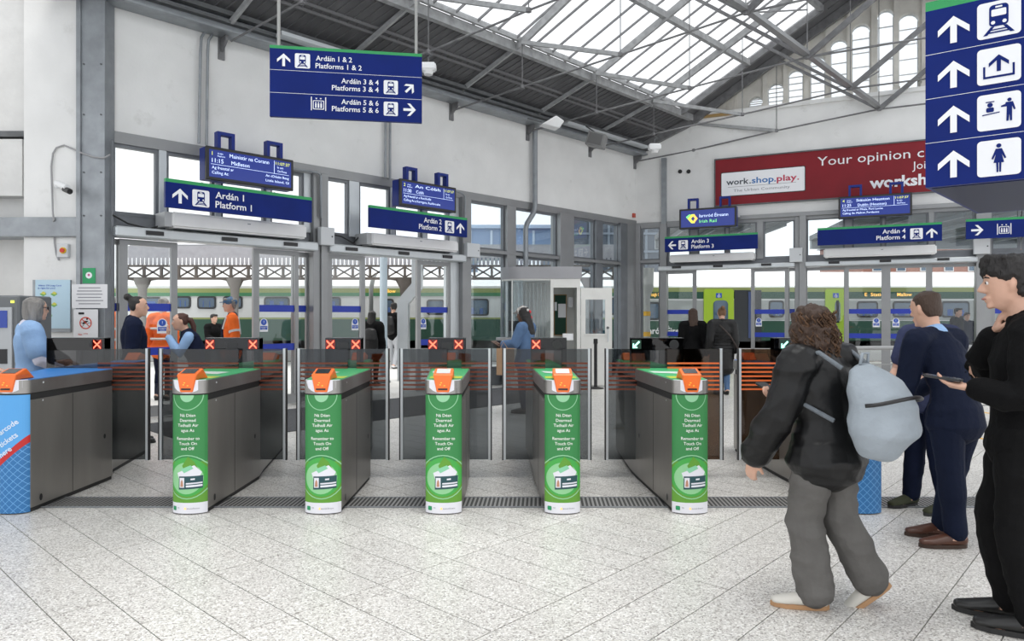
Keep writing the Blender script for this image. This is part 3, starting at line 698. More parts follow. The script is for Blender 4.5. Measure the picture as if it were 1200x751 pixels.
# ------------------------------------------------------------------ signs and departure screens
def arrow(m, fr, cu, cv, s, ang=0, n=.006):
    """arrow of height s pointing up, turned by ang (clockwise, degrees)"""
    a = math.radians(-ang); ca, sa = math.cos(a), math.sin(a)
    def R(p): return (cu+(p[0]*ca-p[1]*sa)*s, cv+(p[0]*sa+p[1]*ca)*s)
    w_ = .105
    m.flat(fr, [R(p) for p in ((-w_, -.5), (w_, -.5), (w_, .30), (-w_, .30))], n)
    for g in (1, -1):
        m.flat(fr, [R((x*g, y)) for x, y in ((0, .5), (.5, .05), (.5, -.19), (0, .26))], n+.0005)
def pictogram(par, fr, cu, cv, s, kind, n=.004):
    m = M(); m.flat(fr, rrect(cu-s/2, cu+s/2, cv-s/2, cv+s/2, s*.10), n); t_ = m.build('pictogram_tile', swhite, par)
    m = M(); q = lambda pts, k=.003: m.flat(fr, [(cu+a*s, cv+b*s) for a, b in pts], n+k)
    w2 = M(); qw = lambda pts, k=.0045: w2.flat(fr, [(cu+a*s, cv+b*s) for a, b in pts], n+k)
    if kind == 'train':
        q([(a*1, b) for a, b in rrect(-.22, .22, -.20, .40, .10)])
        q([(-.18, -.2), (-.10, -.2), (-.26, -.42), (-.36, -.42)]); q([(.18, -.2), (.10, -.2), (.26, -.42), (.36, -.42)])
        q([(-.18, -.27), (.18, -.27), (.19, -.305), (-.19, -.305)]); q([(-.22, -.34), (.22, -.34), (.24, -.38), (-.24, -.38)])
        qw(rrect(-.17, .17, .08, .27, .03)); qw(rrect(-.08, .08, .31, .355, .015))
        w2.disc(fr, cu-.13*s, cv-.09*s, .05*s, n+.0045, 12); w2.disc(fr, cu+.13*s, cv-.09*s, .05*s, n+.0045, 12)
    elif kind == 'exit':
        q([(-.36, -.34), (.36, -.34), (.36, -.28), (-.36, -.28)]); q([(-.36, -.28), (-.31, -.28), (-.31, .0), (-.36, .0)]); q([(.31, -.28), (.36, -.28), (.36, .0), (.31, .0)])
        arrow(m, fr, cu, cv+.06*s, .46*s, 0, n+.003)
    elif kind == 'desk':
        m.disc(fr, cu-.2*s, cv+.20*s, .065*s, n+.003, 12); q([(-.3, .27), (-.1, .27), (-.1, .30), (-.3, .30)]); q(rrect(-.29, -.11, .0, .13, .04)); q([(-.38, -.08), (.02, -.04), (.02, -.01), (-.38, -.05)])
        m.disc(fr, cu+.24*s, cv+.28*s, .05*s, n+.003, 12); q([(.16, .22), (.32, .22), (.38, .0), (.34, -.01), (.30, .1), (.30, -.3), (.25, -.3), (.24, -.1), (.22, -.3), (.17, -.3), (.18, .1), (.05, .1), (.05, .14), (.14, .17)])
    elif kind == 'woman':
        m.disc(fr, cu, cv+.33*s, .06*s, n+.003, 12); q([(-.07, .25), (.07, .25), (.17, -.02), (.13, -.04), (.07, .1), (.12, -.14), (-.12, -.14), (-.07, .1), (-.13, -.04), (-.17, -.02)])
        q([(-.06, -.14), (-.01, -.14), (-.01, -.40), (-.05, -.40)]); q([(.01, -.14), (.06, -.14), (.05, -.40), (.01, -.40)])
    m.build('pictogram_mark', navy, t_)
    if len(w2.bm.verts): w2.build('pictogram_mark', swhite, t_)
    else: w2.bm.free()
def lift_icon(par, fr, cu, cv, s, n=.004):
    m = M()
    for g in (-1, 1): m.flat(fr, [(cu+g*s*.46-s*.03, cv-s*.45), (cu+g*s*.46+s*.03, cv-s*.45), (cu+g*s*.46+s*.03, cv+s*.45), (cu+g*s*.46-s*.03, cv+s*.45)], n)
    m.flat(fr, rrect(cu-s*.36, cu+s*.36, cv-s*.38, cv+s*.22, s*.06), n)
    for g in (-1, 1): m.flat(fr, [(cu+g*s*.14-s*.07, cv+s*.38), (cu+g*s*.14, cv+s*.28), (cu+g*s*.14+s*.07, cv+s*.38)], n); 
    a = m.build('lift_mark', swhite, par)
    m = M(); m.flat(fr, rrect(cu-s*.31, cu+s*.31, cv-s*.33, cv+s*.17, s*.05), n+.002); m.build('lift_mark', navy, a)
    m = M()
    for d_ in (-.17, 0, .17): m.disc(fr, cu+d_*s, cv+s*.06, s*.045, n+.004, 8); m.flat(fr, [(cu+d_*s-s*.05, cv-s*.28), (cu+d_*s+s*.05, cv-s*.28), (cu+d_*s+s*.05, cv+s*.0), (cu+d_*s-s*.05, cv+s*.0)], n+.004)
    m.build('lift_mark', swhite, a)
def sign_box(name, fr, u0, u1, v0, v1, th, label, cat='sign', green=.035):
    o = empty(name, fr.p((u0+u1)/2, v0, -th/2), label, cat)
    m = M(); m.box(fr, u0, u1, v0, v1-green, -th, 0); m.build('panel', navy, o)
    if green: m = M(); m.box(fr, u0, u1, v1-green, v1, -th, .001); m.build('green_band', sgreen, o)
    return o
def span(fr, p0, p1):
    """frame rectangle from the left and right edges (x, ytop, ybottom)"""
    a, b = fr.hit(p0[0], p0[1]), fr.hit(p0[0], p0[2]); c, d = fr.hit(p1[0], p1[1]), fr.hit(p1[0], p1[2])
    return a[0], c[0], (b[1]+d[1])/2, (a[1]+c[1])/2
# hanging sign in the middle of the hall
A = PY(316, 136, 8.0); B_ = PY(494.5, 140, 8.28); B_.z = A.z
fs = Fr(A, B_-A); fs.N = V((0, 0, 1)).cross(fs.U)*-1
if fs.N.y > 0: fs.N = -fs.N
Wd = (B_-A).length; Hh = .815
o = sign_box('hanging_sign', fs, 0, Wd, 0, Hh, .05, 'large blue hanging sign with green top listing platforms 1 to 6', 'sign')
m = M()
for v in (Hh*.335, Hh*.655): m.flat(fs, [(0, v-.002), (Wd, v-.002), (Wd, v+.002), (0, v+.002)], .003)
each(m, 'divider', swhite, o)
k = Wd/178.5
m = M(); arrow(m, fs, 16*k, Hh-17*k, 15*k, 0); arrow(m, fs, 163.5*k, Hh-43*k, 13.5*k, 45); arrow(m, fs, 163.5*k, Hh-69*k, 15*k, 90); m.build('arrow', swhite, o)
pictogram(o, fs, 37.5*k, Hh-17*k, 17.5*k, 'train'); pictogram(o, fs, 141*k, Hh-43*k, 17*k, 'train'); pictogram(o, fs, 141*k, Hh-69*k, 17*k, 'train')
lift_icon(o, fs, 56*k, Hh-67*k, 18*k)
m = M(); text(m, fs, 'Ardáin 1 & 2', 53*k, Hh-15.5*k, 6.3*k, 42*k); text(m, fs, 'Platforms 1 & 2', 52.5*k, Hh-24.5*k, 6.3*k, 54*k)
for v, t in ((43, '3 & 4'), (68, '5 & 6')): text(m, fs, 'Ardáin '+t, 126.5*k, Hh-(v-2)*k, 6.3*k, 44*k, 'r'); text(m, fs, 'Platforms '+t, 126.5*k, Hh-(v+6.7)*k, 6.3*k, 55*k, 'r')
m.build('lettering', swhite, o)
m = M()
for u in (10*k, 171.5*k): m.bar(fs.p(u, Hh, -.025), fs.p(u, Hh+2.2, -.025), .03, .03)
each(m, 'hanger', mat('hanger_grey', (.35, .35, .34), .5), o)
m = M()
# the tall box sign at the right
A = V((PXY(1084.5, 5.0), 5.0, H+151/164)); Ud = V((1100, -820, 0)).normalized()
fb = Fr(A, Ud); fb.N = V((-Ud.y, Ud.x, 0))*-1 if True else None
if fb.N.y > 0: fb.N = -fb.N
Dp = V((PXY(1145, 6.25), 6.25, 0))-V((A.x, A.y, 0)); hz = 1.30; wz = .95
o = empty('box_sign', (A.x+.6, A.y+.2, A.z), 'tall blue box sign at the right with four arrows and white pictograms', 'sign')
p2 = [V((A.x, A.y, 0)), V((A.x, A.y, 0))+Ud*wz, V((A.x, A.y, 0))+Ud*wz+Dp, V((A.x, A.y, 0))+Dp]
m = M(); m.zprism([(p.x, p.y) for p in p2], A.z, A.z+hz-.045); m.build('panel', navy, o)
m = M(); m.zprism([(p.x, p.y) for p in p2], A.z+hz-.045, A.z+hz+.02); m.build('green_band', sgreen, o)
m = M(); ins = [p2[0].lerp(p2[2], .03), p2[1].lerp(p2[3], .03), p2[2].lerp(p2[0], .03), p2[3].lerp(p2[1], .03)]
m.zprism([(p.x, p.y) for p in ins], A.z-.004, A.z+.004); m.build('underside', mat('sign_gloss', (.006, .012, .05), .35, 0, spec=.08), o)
m = M()
rows = [.02+hz-.045-.142, .0, 0, 0]
pitch = (hz-.045)/4
for i in range(1, 4): m.flat(fb, [(0, pitch*i-.0015), (wz, pitch*i-.0015), (wz, pitch*i+.0015), (0, pitch*i+.0015)], .003)
each(m, 'divider', swhite, o)
for i, kd in enumerate(('train', 'exit', 'desk', 'woman')):
    cv = pitch*(3.5-i); ua = fb.hit(1117.5, 100)[0]; ub = fb.hit(1170.5, 100)[0]
    m = M(); arrow(m, fb, ua, cv-.01, .188); m.build('arrow', swhite, o); pictogram(o, fb, ub, cv, .245, kd)
m = M(); c = (p2[0]+p2[2])/2; m.bar((c.x-.3, c.y, A.z+hz+.02), (c.x-.3, c.y, A.z+hz+1.6), .05); m.bar((c.x+.3, c.y, A.z+hz+.02), (c.x+.3, c.y, A.z+hz+1.6), .05); each(m, 'hanger', truss_m, o)
# platform signs
def platform_sign(fr, p0, p1, label, lines, side, ang, icon='train'):
    u0, u1, v0, v1 = span(fr, p0, p1); h = v1-v0
    o = sign_box('platform_sign', fr, u0, u1, v0, v1, .06, label, 'sign', h*.12); o['group'] = 'blue platform signs over the doors'
    g = 1 if side == 'l' else -1; e = u0 if side == 'l' else u1; cv = v0+h*.43
    m = M(); arrow(m, fr, e+g*h*.48, cv, h*.52, ang); m.build('arrow', swhite, o)
    pictogram(o, fr, e+g*h*1.20, cv, h*.60, icon) if icon == 'train' else lift_icon(o, fr, e+g*h*1.6, cv, h*.6)
    m = M()
    if lines: text(m, fr, lines[0], e+g*h*1.72, cv+h*.08, h*.25, align=side); text(m, fr, lines[1], e+g*h*1.72, cv-h*.26, h*.25, align=side); m.build('lettering', swhite, o)
    else: m.bm.free()
    m = M()
    for q in (.25, .75): m.bar(fr.p(u0+(u1-u0)*q, v1-.03, -.065), fr.p(u0+(u1-u0)*q, v1+.03, -.17), .02)
    each(m, 'hanger', galv, o)
platform_sign(FLn(.76), (194, 209, 243), (365.5, 231, 260), 'blue platform 1 sign, leftmost, arrow up at its left end', ('Ardán 1', 'Platform 1'), 'l', 0)
platform_sign(FLn(.76), (433.5, 240.5, 266.5), (547.5, 255, 277.5), 'blue platform 2 sign over the middle doors, arrow at its right end', ('Ardán 2', 'Platform 2'), 'r', 0)
platform_sign(FRn(.76), (779, 278, 296), (888, 271.8, 290.6), 'blue platform 3 sign with an arrow pointing left, near the corner', ('Ardán 3', 'Platform 3'), 'l', -90)
platform_sign(FRn(.76), (958, 267, 287.5), (1104, 260.5, 282), 'blue platform 4 sign with an arrow up, below the red billboard', ('Ardán 4', 'Platform 4'), 'r', 0)
platform_sign(FRn(.76), (1132, 258, 281), (1290, 248, 273), 'blue sign with a lift pictogram cut by the right edge', None, 'l', 90, 'lift')
# departure screens
scr_m = mat('screen_blue', (.01, .02, .12), .2, emit=(.010, .024, .18), es=.8)
led_w = mat('led_white', (.6, .7, .9), .4, emit=(.55, .68, 1), es=.9)
led_y = mat('led_yellow', (.6, .6, .1), .4, emit=(.65, .75, .08), es=.9)
led_g = mat('led_green', (.2, .6, .2), .4, emit=(.15, .7, .2), es=1)
led_o = mat('led_orange', (.7, .4, .1), .4, emit=(.9, .5, .1), es=1)
def screen(fr, p0, p1, label, rows, side, logo=False):
    u0, u1, v0, v1 = span(fr, p0, p1); h = v1-v0; w_ = u1-u0
    o = empty('departure_screen', fr.p((u0+u1)/2, v0, -.1), label, 'screen', 'departure screens over the doors')
    m = M(); m.box(fr, u0, u1, v0, v1, -.05, 0); m.build('bezel', blk, o, bevel=.008)
    m = M(); m.box(fr, u0-.0, u1+.0, v0+.01, v1-.01, -.24, -.05); m.build('casing', bracket_m, o)
    b = h*.09; m = M(); m.flat(fr, [(u0+b, v0+b), (u1-b, v0+b), (u1-b, v1-b), (u0+b, v1-b)], .002); m.build('display', scr_m, o)
    for key, mt_ in (('w', led_w), ('y', led_y), ('g', led_g), ('o', led_o)):
        m = M()
        for r_ in rows:
            if r_[0] == key and r_[1] == '#': m.flat(fr, [(u0+w_*r_[2], v0+h*r_[3]), (u0+w_*r_[4], v0+h*r_[3]), (u0+w_*r_[4], v0+h*r_[5]), (u0+w_*r_[2], v0+h*r_[5])], .004)
            elif r_[0] == key and r_[1] == '/': m.flat(fr, [(u0+w_*a, v0+h*b2) for a, b2 in r_[2]], .004)
            elif r_[0] == key: text(m, fr, r_[1], u0+w_*r_[2], v0+h*r_[3], h*r_[4], w_*r_[5] if len(r_) > 5 else None, bold=0)
        if len(m.bm.verts): m.build('lettering', mt_, o)
        else: m.bm.free()
    for q in (.14, .70):
        m = M(); a, b2 = u0+w_*q, u0+w_*(q+.19)
        for box in ((a, a+.05, v1, v1+h*.42), (b2-.05, b2, v1, v1+h*.42), (a, b2, v1+h*.42, v1+h*.52)): m.box(fr, *box, -.18, -.06)
        m.build('bracket', bracket_m, o)
    return o
def rows(num, t, ir, en, a, b_, clock='11:07:37'):
    return [('y', num, .06, .74, .12), ('w', 'Ardán', .12, .79, .05), ('w', 'Platform', .12, .71, .05), ('w', t, .06, .53, .13), ('w', ir, .25, .74, .12, .45), ('w', en, .27, .53, .12),
            ('w', a, .06, .34, .09), ('w', b_, .06, .19, .09), ('w', '#', .05, .47, .94, .48), ('w', '#', .76, .48, .765, .88), ('y', clock, .78, .76, .1, .17), ('w', 'In am', .80, .65, .07), ('w', 'OnTime', .80, .53, .07)]
screen(FLn(.62), (241.5, 171, 210), (344, 187, 223.5), 'departure screen reading 11:15 Midleton, above the platform 1 sign', rows('1', '11:15', 'Mainistir na Corann', 'Midleton', 'Ag freastal ar', 'Calling At:') + [('w', 'An tOileán Beag', .66, .34, .08, .28), ('w', 'Little Island, Gl', .66, .19, .08, .28)], 'l')
screen(FLn(.62), (468.9, 209, 240.5), (534.7, 220, 249.5), 'departure screen reading 11:30 Cobh, above the platform 2 sign', rows('2', '11:30', 'An Cóbh', 'Cobh', 'Ag freastal ar a Roschoille', 'Calling At a Kerrigans, Rushbrooke'), 'l')
screen(FRn(.62), (796, 245.5, 269), (863, 241, 265.5), 'departure screen showing a rail logo, above the platform 3 sign', [('w', 'Iarnród Éireann', .36, .55, .16, .5), ('g', 'Irish Rail', .36, .28, .16, .3),
    ('y', '/', [(.15, .5), (.22, .72), (.28, .72), (.21, .5), (.28, .28), (.22, .28)]), ('o', '/', [(.33, .5), (.27, .72), (.24, .66), (.28, .5), (.24, .34), (.27, .28)]), ('g', '/', [(.15, .5), (.12, .60), (.18, .72), (.21, .72)])], 'r')
screen(FRn(.62), (982.5, 231, 256.5), (1069, 225, 252), 'departure screen reading 11:25 Dublin Heuston, above the platform 4 sign', rows('4', '11:25', 'Stáisiún Heuston', 'Dublin (Heuston)', 'Ag freastal ar Mhala, Port Laoise', 'Calling At: Mallow, Portlaoise'), 'r')
# billboard
fbb = FRn(.06); u0 = fbb.hit(838, 300)[0]; u1 = u0+5.6; v0, v1 = 4.39, 5.60
o = empty('billboard', fbb.p((u0+u1)/2, v0, 0), 'long dark red advertising billboard on the white right-hand wall', 'billboard')
m = M(); m.prism(fbb, rrect(u0, u1, v0, v1, .06), -.05, 0); m.build('panel', red, o)
m = M()
for bx in ((u0-.02, u1, v1-.01, v1+.02), (u0-.02, u1, v0-.02, v0+.01), (u0-.02, u0+.01, v0, v1)): m.box(fbb, *bx, -.05, .02)
m.build('frame', galv_d, o)
f2 = fbb.off(.002); a0 = f2.hit(845.5, 300)[0]; a1 = f2.hit(943, 300)[0]; b0, b1 = v0+.17, v0+.85
b0, b1 = f2.hit(895, 226.5)[1], f2.hit(895, 199)[1]
m = M(); m.flat(f2, rrect(a0-.02, a1+.02, b0-.02, b1+.02, .04), .002); m.build('logo_border', blk, o)
m = M(); m.flat(f2, rrect(a0, a1, b0, b1, .03), .004); m.build('logo_panel', swhite, o)
wl_ = a1-a0; hl = b1-b0
for t, x0_, x1_, c in (('work', .06, .34, mat('ink_dark', (.05, .06, .08), .5)), ('.', .345, .365, mat('ink_dark', (0, 0, 0))), ('shop', .375, .64, mat('ink_blue', (.02, .16, .45), .5)), ('.', .645, .665, mat('ink_blue', (0, 0, 0))), ('play', .675, .91, mat('ink_red', (.5, .03, .08), .5)), ('.', .915, .935, mat('ink_red', (0, 0, 0)))):
    m = M(); text(m, f2, t, a0+wl_*x0_, b0+hl*.47, hl*.26, wl_*(x1_-x0_), bold=.02, n=.006); m.build('lettering', c, o)
m = M(); m.flat(f2, [(a0+wl_*.08, b0+hl*.36), (a1-wl_*.1, b0+hl*.36), (a1-wl_*.1, b0+hl*.375), (a0+wl_*.08, b0+hl*.375)], .006); text(m, f2, 'The Urban Community', a0+wl_*.15, b0+hl*.15, hl*.12, wl_*.68, n=.006, bold=0); m.build('lettering', paper_g, o)
m = M(); c0 = f2.hit(958, 300)[0]; c1 = f2.hit(1084, 300)[0]
text(m, f2, 'Your opinion c', c0, f2.hit(958, 194.5)[1], .23, c1-c0-.02, bold=0); text(m, f2, 'Joi', f2.hit(1069, 300)[0], f2.hit(1070, 198.5)[1], .19, bold=0); text(m, f2, 'worksh', f2.hit(1019, 300)[0], f2.hit(1019, 220)[1]-.01, .26, f2.hit(1086, 300)[0]-f2.hit(1019, 300)[0], bold=.03)
m.build('lettering', swhite, o)
# cameras, floodlight and loudspeaker under the trusses
def gadget(px, py, Y, label, nm, kind):
    c = PY(px, py, Y); o = empty(nm, c, label, 'projector' if kind == 'p' else 'lamp')
    m = M(); s = Y/11*.12 if Y < 12 else .14; f = Fr(c, (1, 0, 0)); m.box(f, -s, s, -s*.7, s*.3, -s*.7, s*.7); m.build('body', wht, o, bevel=.02, seg=2)
    m = M(); m.lathe(c+V((0, 0, -s*1.2)), [(s*.55, 0), (s*.7, s*.5)], 16); m.build('dome', offw, o)
    m = M(); m.tube([c+V((0, 0, s*.3)), c+V((0, 0, s*1.1)), c+V((s*.5, 0, s*1.3)), c+V((0, 0, s*1.6))], .015, 6); m.build('hook', galv_d, o)
gadget(502, 77, 10.9, 'white dome camera unit hanging right of the platforms sign', 'ceiling_camera', 'p')
gadget(767, 171, 16.5, 'white dome camera unit hanging near the wall corner', 'ceiling_camera', 'p')
c = PY(645, 143, 14.0); o = empty('floodlight', c, 'white floodlight on the truss bracket above the downpipe', 'lamp')
f = Fr(c, (1, -.2, 0)); f.N = V((.3, -.9, 0)).normalized()
m = M(); m.prism(f, [(-.20, -.05), (.14, -.16), (.24, -.02), (.08, .10)], -.12, .12); m.build('housing', offw, o, bevel=.015)
m = M(); m.bar(c+V((-.18, 0, 0)), c+V((-.45, .1, .1)), .03); m.build('arm', galv_d, o)
c = PY(698, 163, 16.0); o = empty('loudspeaker', c, 'grey box loudspeaker hanging below the gutter', 'loudspeaker')
f = Fr(c, (.93, -.36, 0)); f.N = V((-.36, -.93, 0))
m = M(); m.prism(f, [(-.22, -.12), (.18, -.24), (.26, .06), (-.12, .18)], -.15, .15); m.build('cabinet', mat('speaker_grey', (.24, .24, .24), .6), o, bevel=.01)
m = M(); m.prism(f, [(-.17, -.09), (.15, -.19), (.21, .04), (-.09, .14)], .15, .16); m.build('grille', mat('speaker_grille', (.15, .15, .15), .7), o)
m = M(); m.tube([c+V((0, 0, .15)), c+V((-.2, .2, .35))], .015, 6); m.build('bracket', galv_d, o)
# ------------------------------------------------------------------ ticket gates
steel = mat('brushed_steel', (.31, .295, .275), .34, .6, var=.12, vs=3, stretch=(1, 1, .3), bump=.02)
steel2 = mat('steel_collar', (.33, .32, .31), .28, .7, var=.08, vs=4)
plinth = mat('plinth', (.03, .03, .03), .6)
wrap_g = mat('wrap_green', (.050, .25, .080), .45, spec=.3); wrap_l = mat('wrap_lime', (.13, .34, .045), .45, spec=.3); wrap_ring = mat('wrap_ring', (.30, .62, .36), .45)
wrap_w = mat('wrap_white', (.78, .78, .84), .4); orange = mat('reader_orange', (.88, .17, .025), .35, var=.04, vs=5)
teal = mat('card_teal', (.015, .07, .085), .4); scr_d = mat('reader_screen', (.03, .035, .04), .15)
scr_glare = mat('reader_screen_sky_glare', (.62, .64, .62), .3)  # sky reflection painted into the screen colour, for the two middle gates
skinp = mat('photo_skin', (.5, .25, .16), .5)
smoke = glass('smoked_glass', (.42, .44, .45), .05, .03); bronze = glass('bronze_glass', (.34, .26, .20), .04, .04)
dispglass = glass('display_glass', (.40, .40, .41), .05)
str_d = mat('stripe_rust', (.17, .035, .012), .5); str_o = mat('stripe_orange', (.85, .16, .03), .5)
led_r = mat('led_red', (.8, .05, .02), .4, emit=(1, .13, .07), es=2.6); led_h = mat('led_halo', (.05, .004, .002), .3, emit=(.20, .004, .002), es=.5)
led_gr = mat('led_arrow', (.4, .9, .7), .4, emit=(.45, .95, .75), es=1.1)
mesh_b = bpy.data.materials.new('wrap_blue_hatch'); mesh_b.use_nodes = True
t = mesh_b.node_tree; p_ = t.nodes['Principled BSDF']; g = t.nodes.new('ShaderNodeNewGeometry'); sx = t.nodes.new('ShaderNodeSeparateXYZ'); t.links.new(g.outputs['Position'], sx.inputs[0])
outs = []
for sgn in (1, -1):
    a = t.nodes.new('ShaderNodeMath'); a.operation = 'MULTIPLY_ADD'; a.inputs[1].default_value = sgn; t.links.new(sx.outputs[0], a.inputs[0]); t.links.new(sx.outputs[2], a.inputs[2])
    b = t.nodes.new('ShaderNodeMath'); b.operation = 'PINGPONG'; b.inputs[1].default_value = .028; t.links.new(a.outputs[0], b.inputs[0])
    c = t.nodes.new('ShaderNodeMath'); c.operation = 'LESS_THAN'; c.inputs[1].default_value = .0026; t.links.new(b.outputs[0], c.inputs[0]); outs.append(c)
mx_ = t.nodes.new('ShaderNodeMath'); mx_.operation = 'MAXIMUM'; t.links.new(outs[0].outputs[0], mx_.inputs[0]); t.links.new(outs[1].outputs[0], mx_.inputs[1])
cm = t.nodes.new('ShaderNodeMix'); cm.data_type = 'RGBA'; cm.inputs[6].default_value = (.03, .17, .42, 1); cm.inputs[7].default_value = (.16, .40, .72, 1)
t.links.new(mx_.outputs[0], cm.inputs[0]); t.links.new(cm.outputs[2], p_.inputs['Base Color']); p_.inputs['Roughness'].default_value = .45
wrap_b = mat('wrap_blue', (.10, .38, .78), .45); wrap_red = mat('wrap_red', (.55, .02, .02), .45)
YF, YM = 5.30, 6.60
def X6(px): return PXY(px, 6.6)
def bendcut(bm, step=.012):
    xs = [v.co.x for v in bm.verts]
    if not xs: return
    x = math.floor(min(xs)/step)*step+step
    while x < max(xs):
        bmesh.ops.bisect_plane(bm, geom=bm.verts[:]+bm.edges[:]+bm.faces[:], plane_co=(x, 0, 0), plane_no=(1, 0, 0)); x += step
def gate(label, c, wf, dx0, dx1, cr_, style, lights, leafL, leafR, bronzeL=False, bronzeR=False):
    """c front pod centre, wf its width, dx0..dx1 the display, cr_ rear pod centre"""
    o = empty('ticket_gate', (c, YM, 0), label, 'ticket gate', 'ticket gates in a row')
    hw = wf/2; BD = .075
    def arc(hw_, bd, y, k=10): return [(-hw_*math.cos(math.pi*i/k), y-bd*math.sin(math.pi*i/k)) for i in range(k+1)]
    fa = [(c+x, y) for x, y in arc(hw, BD, YF+BD)]
    ra = [(cr_-x, 2*YM-y) for x, y in arc(hw, BD, YF+BD)]
    def outline(grow=0):
        pts = [(x+(grow if x > c else -grow)*(abs(x-c) > .1), y) for x, y in fa]
        pts += [(max(dx1-.03, c+hw) if abs(dx1-c-hw) > .1 else (c+hw+dx1)/2+.02, YM-.15)]
        pts += [(dx1-.02, YM+.12)]+ra+[(dx0+.02, YM+.15)]
        pts += [(min(dx0+.03, c-hw) if abs(dx0-c+hw) > .1 else (c-hw+dx0)/2-.02, YM-.12)]
        return pts
    ol = outline()
    def sc(pts, d):
        cx = sum(p[0] for p in pts)/len(pts); return [(x+(d if x > cx else -d), y+(d if y > YM else -d)) for x, y in pts]
    m = M(); m.zprism(sc(ol, -.012), 0, .035); m.build('plinth', plinth, o)
    m = M(); m.zprism(ol, .035, .86); m.build('cabinet', steel, o, smooth=.5)
    m = M(); m.zprism(sc(ol, -.012), .86, .915); m.build('side_band', plinth, o, smooth=.5)
    m = M(); m.zprism(sc(ol, .004), .915, 1.015); m.build('collar', steel2, o, smooth=.5)
    # printed top sheet
    tt = {'green': [mat('top_green', (.06, .45, .17), .4), mat('top_white', (.70, .78, .72), .4)], 'blue': [mat('top_blue', (.03, .22, .62), .4), mat('top_blue', (0, 0, 0))]}[style if style in ('green', 'blue') else 'blue']
    m = M(); m.zprism(sc(ol, -.006), 1.015, 1.019); m.build('top_sheet', tt[0], o)
    if style == 'green':
        m = M(); m.add([V((c-hw*.9, YF+.16, 1.0205)), V((c+hw*.9, YF+.16, 1.0205)), V((c+hw*.9, YF+.34, 1.0205)), V((c-hw*.9, YF+.34, 1.0205))], [(0, 1, 2, 3)])
        m.build('top_print', mat('top_lime', (.50, .62, .05), .4), o)
        m = M(); m.add([V((dx0+.08, YM-.42, 1.0205)), V((dx1-.08, YM-.52, 1.0205)), V((dx1-.1, YM-.75, 1.0205)), V((dx0+.1, YM-.6, 1.0205))], [(0, 1, 2, 3)])
        m.build('top_print', tt[1], o)
    # seams, bolts, key holes on the long sides
    for side in (-1, 1):
        idx = 10 if side > 0 else 0
        a = V((fa[10][0] if side > 0 else fa[0][0], fa[0][1], 0)); bq = ol[11] if side > 0 else ol[-1]
        b = V((bq[0], bq[1], 0)); e = (b-a).normalized(); nrm = V((side*abs(e.y), -side*e.x*1 if side > 0 else e.x, 0))
        fs_ = Fr(a, e); fs_.N = V((e.y, -e.x, 0))*side; L = (b-a).length
        m = M(); m.box(fs_, L*.46, L*.46+.005, .04, .86, .0, .0015); m.build('seam', plinth, o)
        m = M(); m.disc(fs_, .10, .09, .018, .002, 10, ry=.028); m.build('key_hole', blk, o)
        m = M(); m.disc(fs_, L-.12, .42, .018, .002, 10, ry=.022); m.build('key_hole', blk, o)
        m = M(); m.disc(fs_, .12, .845, .008, .003, 8); m.disc(fs_, .12, .985, .008, .007, 8); each(m, 'bolt', swhite, o)
    # the wrapped pod front: flat print bent round the nose
    a_ = hw+.0015; bb = BD+.0015
    def bend(u, v, n=0):
        q = max(-.999, min(.999, u/a_)); return V((c+u, YF+BD-(bb+n)*math.sqrt(1-q*q), v))
    def printed(name, mt_, pts_list, n, cut=True):
        bm = bmesh.new()
        for pts in pts_list:
            vs = [bm.verts.new((x, y, 0)) for x, y in pts]; bm.faces.new(vs)
        for s_ in (-1, 1): bmesh.ops.bisect_plane(bm, geom=bm.verts[:]+bm.edges[:]+bm.faces[:], plane_co=(s_*W_, 0, 0), plane_no=(s_, 0, 0), clear_outer=True)
        if cut: bendcut(bm)
        m = M(); ix = {v: i for i, v in enumerate(bm.verts)}
        m.add([bend(v.co.x, v.co.y, n) for v in bm.verts], [tuple(ix[v] for v in f.verts) for f in bm.faces]); bm.free()
        return m.build(name, mt_, o)
    def ring(cu, cv, r1, r0, a0=0, a1=360, k=28):
        out = []
        for i in range(k):
            p, q = math.radians(a0+(a1-a0)*i/k), math.radians(a0+(a1-a0)*(i+1)/k)
            out.append([(cu+r0*math.cos(p), cv+r0*math.sin(p)), (cu+r1*math.cos(p), cv+r1*math.sin(p)), (cu+r1*math.cos(q), cv+r1*math.sin(q)), (cu+r0*math.cos(q), cv+r0*math.sin(q))])
        return out
    def discp(cu, cv, r, k=28): return [[(cu+r*math.cos(2*math.pi*i/k), cv+r*math.sin(2*math.pi*i/k)) for i in range(k)]]
    W_ = hw*.985
    if style == 'green':
        printed('wrap', wrap_g, [[(-W_, .40), (W_, .40), (W_, .905), (-W_, .905)]], .001)
        printed('wrap', wrap_l, [[(-W_, .09), (W_, .09), (W_, .40), (-W_, .40)]], .001)
        printed('wrap', wrap_w, [[(-W_, .008), (W_, .008), (W_, .09), (-W_, .09)]], .001)
        printed('wrap_ring', wrap_ring, ring(0, .905, .115, .109, 180, 360)+ring(0, .905, .052, .0, 180, 360), .002)
        printed('wrap_ring', wrap_ring, ring(0, .285, .168, .161), .002)
        printed('wrap_disc', mat('wrap_mid', (.06, .40, .07), .45), discp(0, .285, .148), .002)
        printed('wrap_disc', mat('wrap_pale', (.28, .60, .30), .45), discp(-.005, .275, .120), .003)
        printed('wrap_print', wrap_l, [[(-.035, .37), (.01, .44), (.055, .40), (.09, .33), (.0, .30)]], .0036)
        printed('wrap_print', wrap_w, [[(-.075, .315), (.055, .375), (.105, .32), (.08, .26), (-.055, .25)]], .004)
        printed('wrap_print', mat('card_mint', (.25, .62, .38), .45), [[(-.045, .345), (.03, .375), (.05, .35), (-.02, .315)]], .0045)
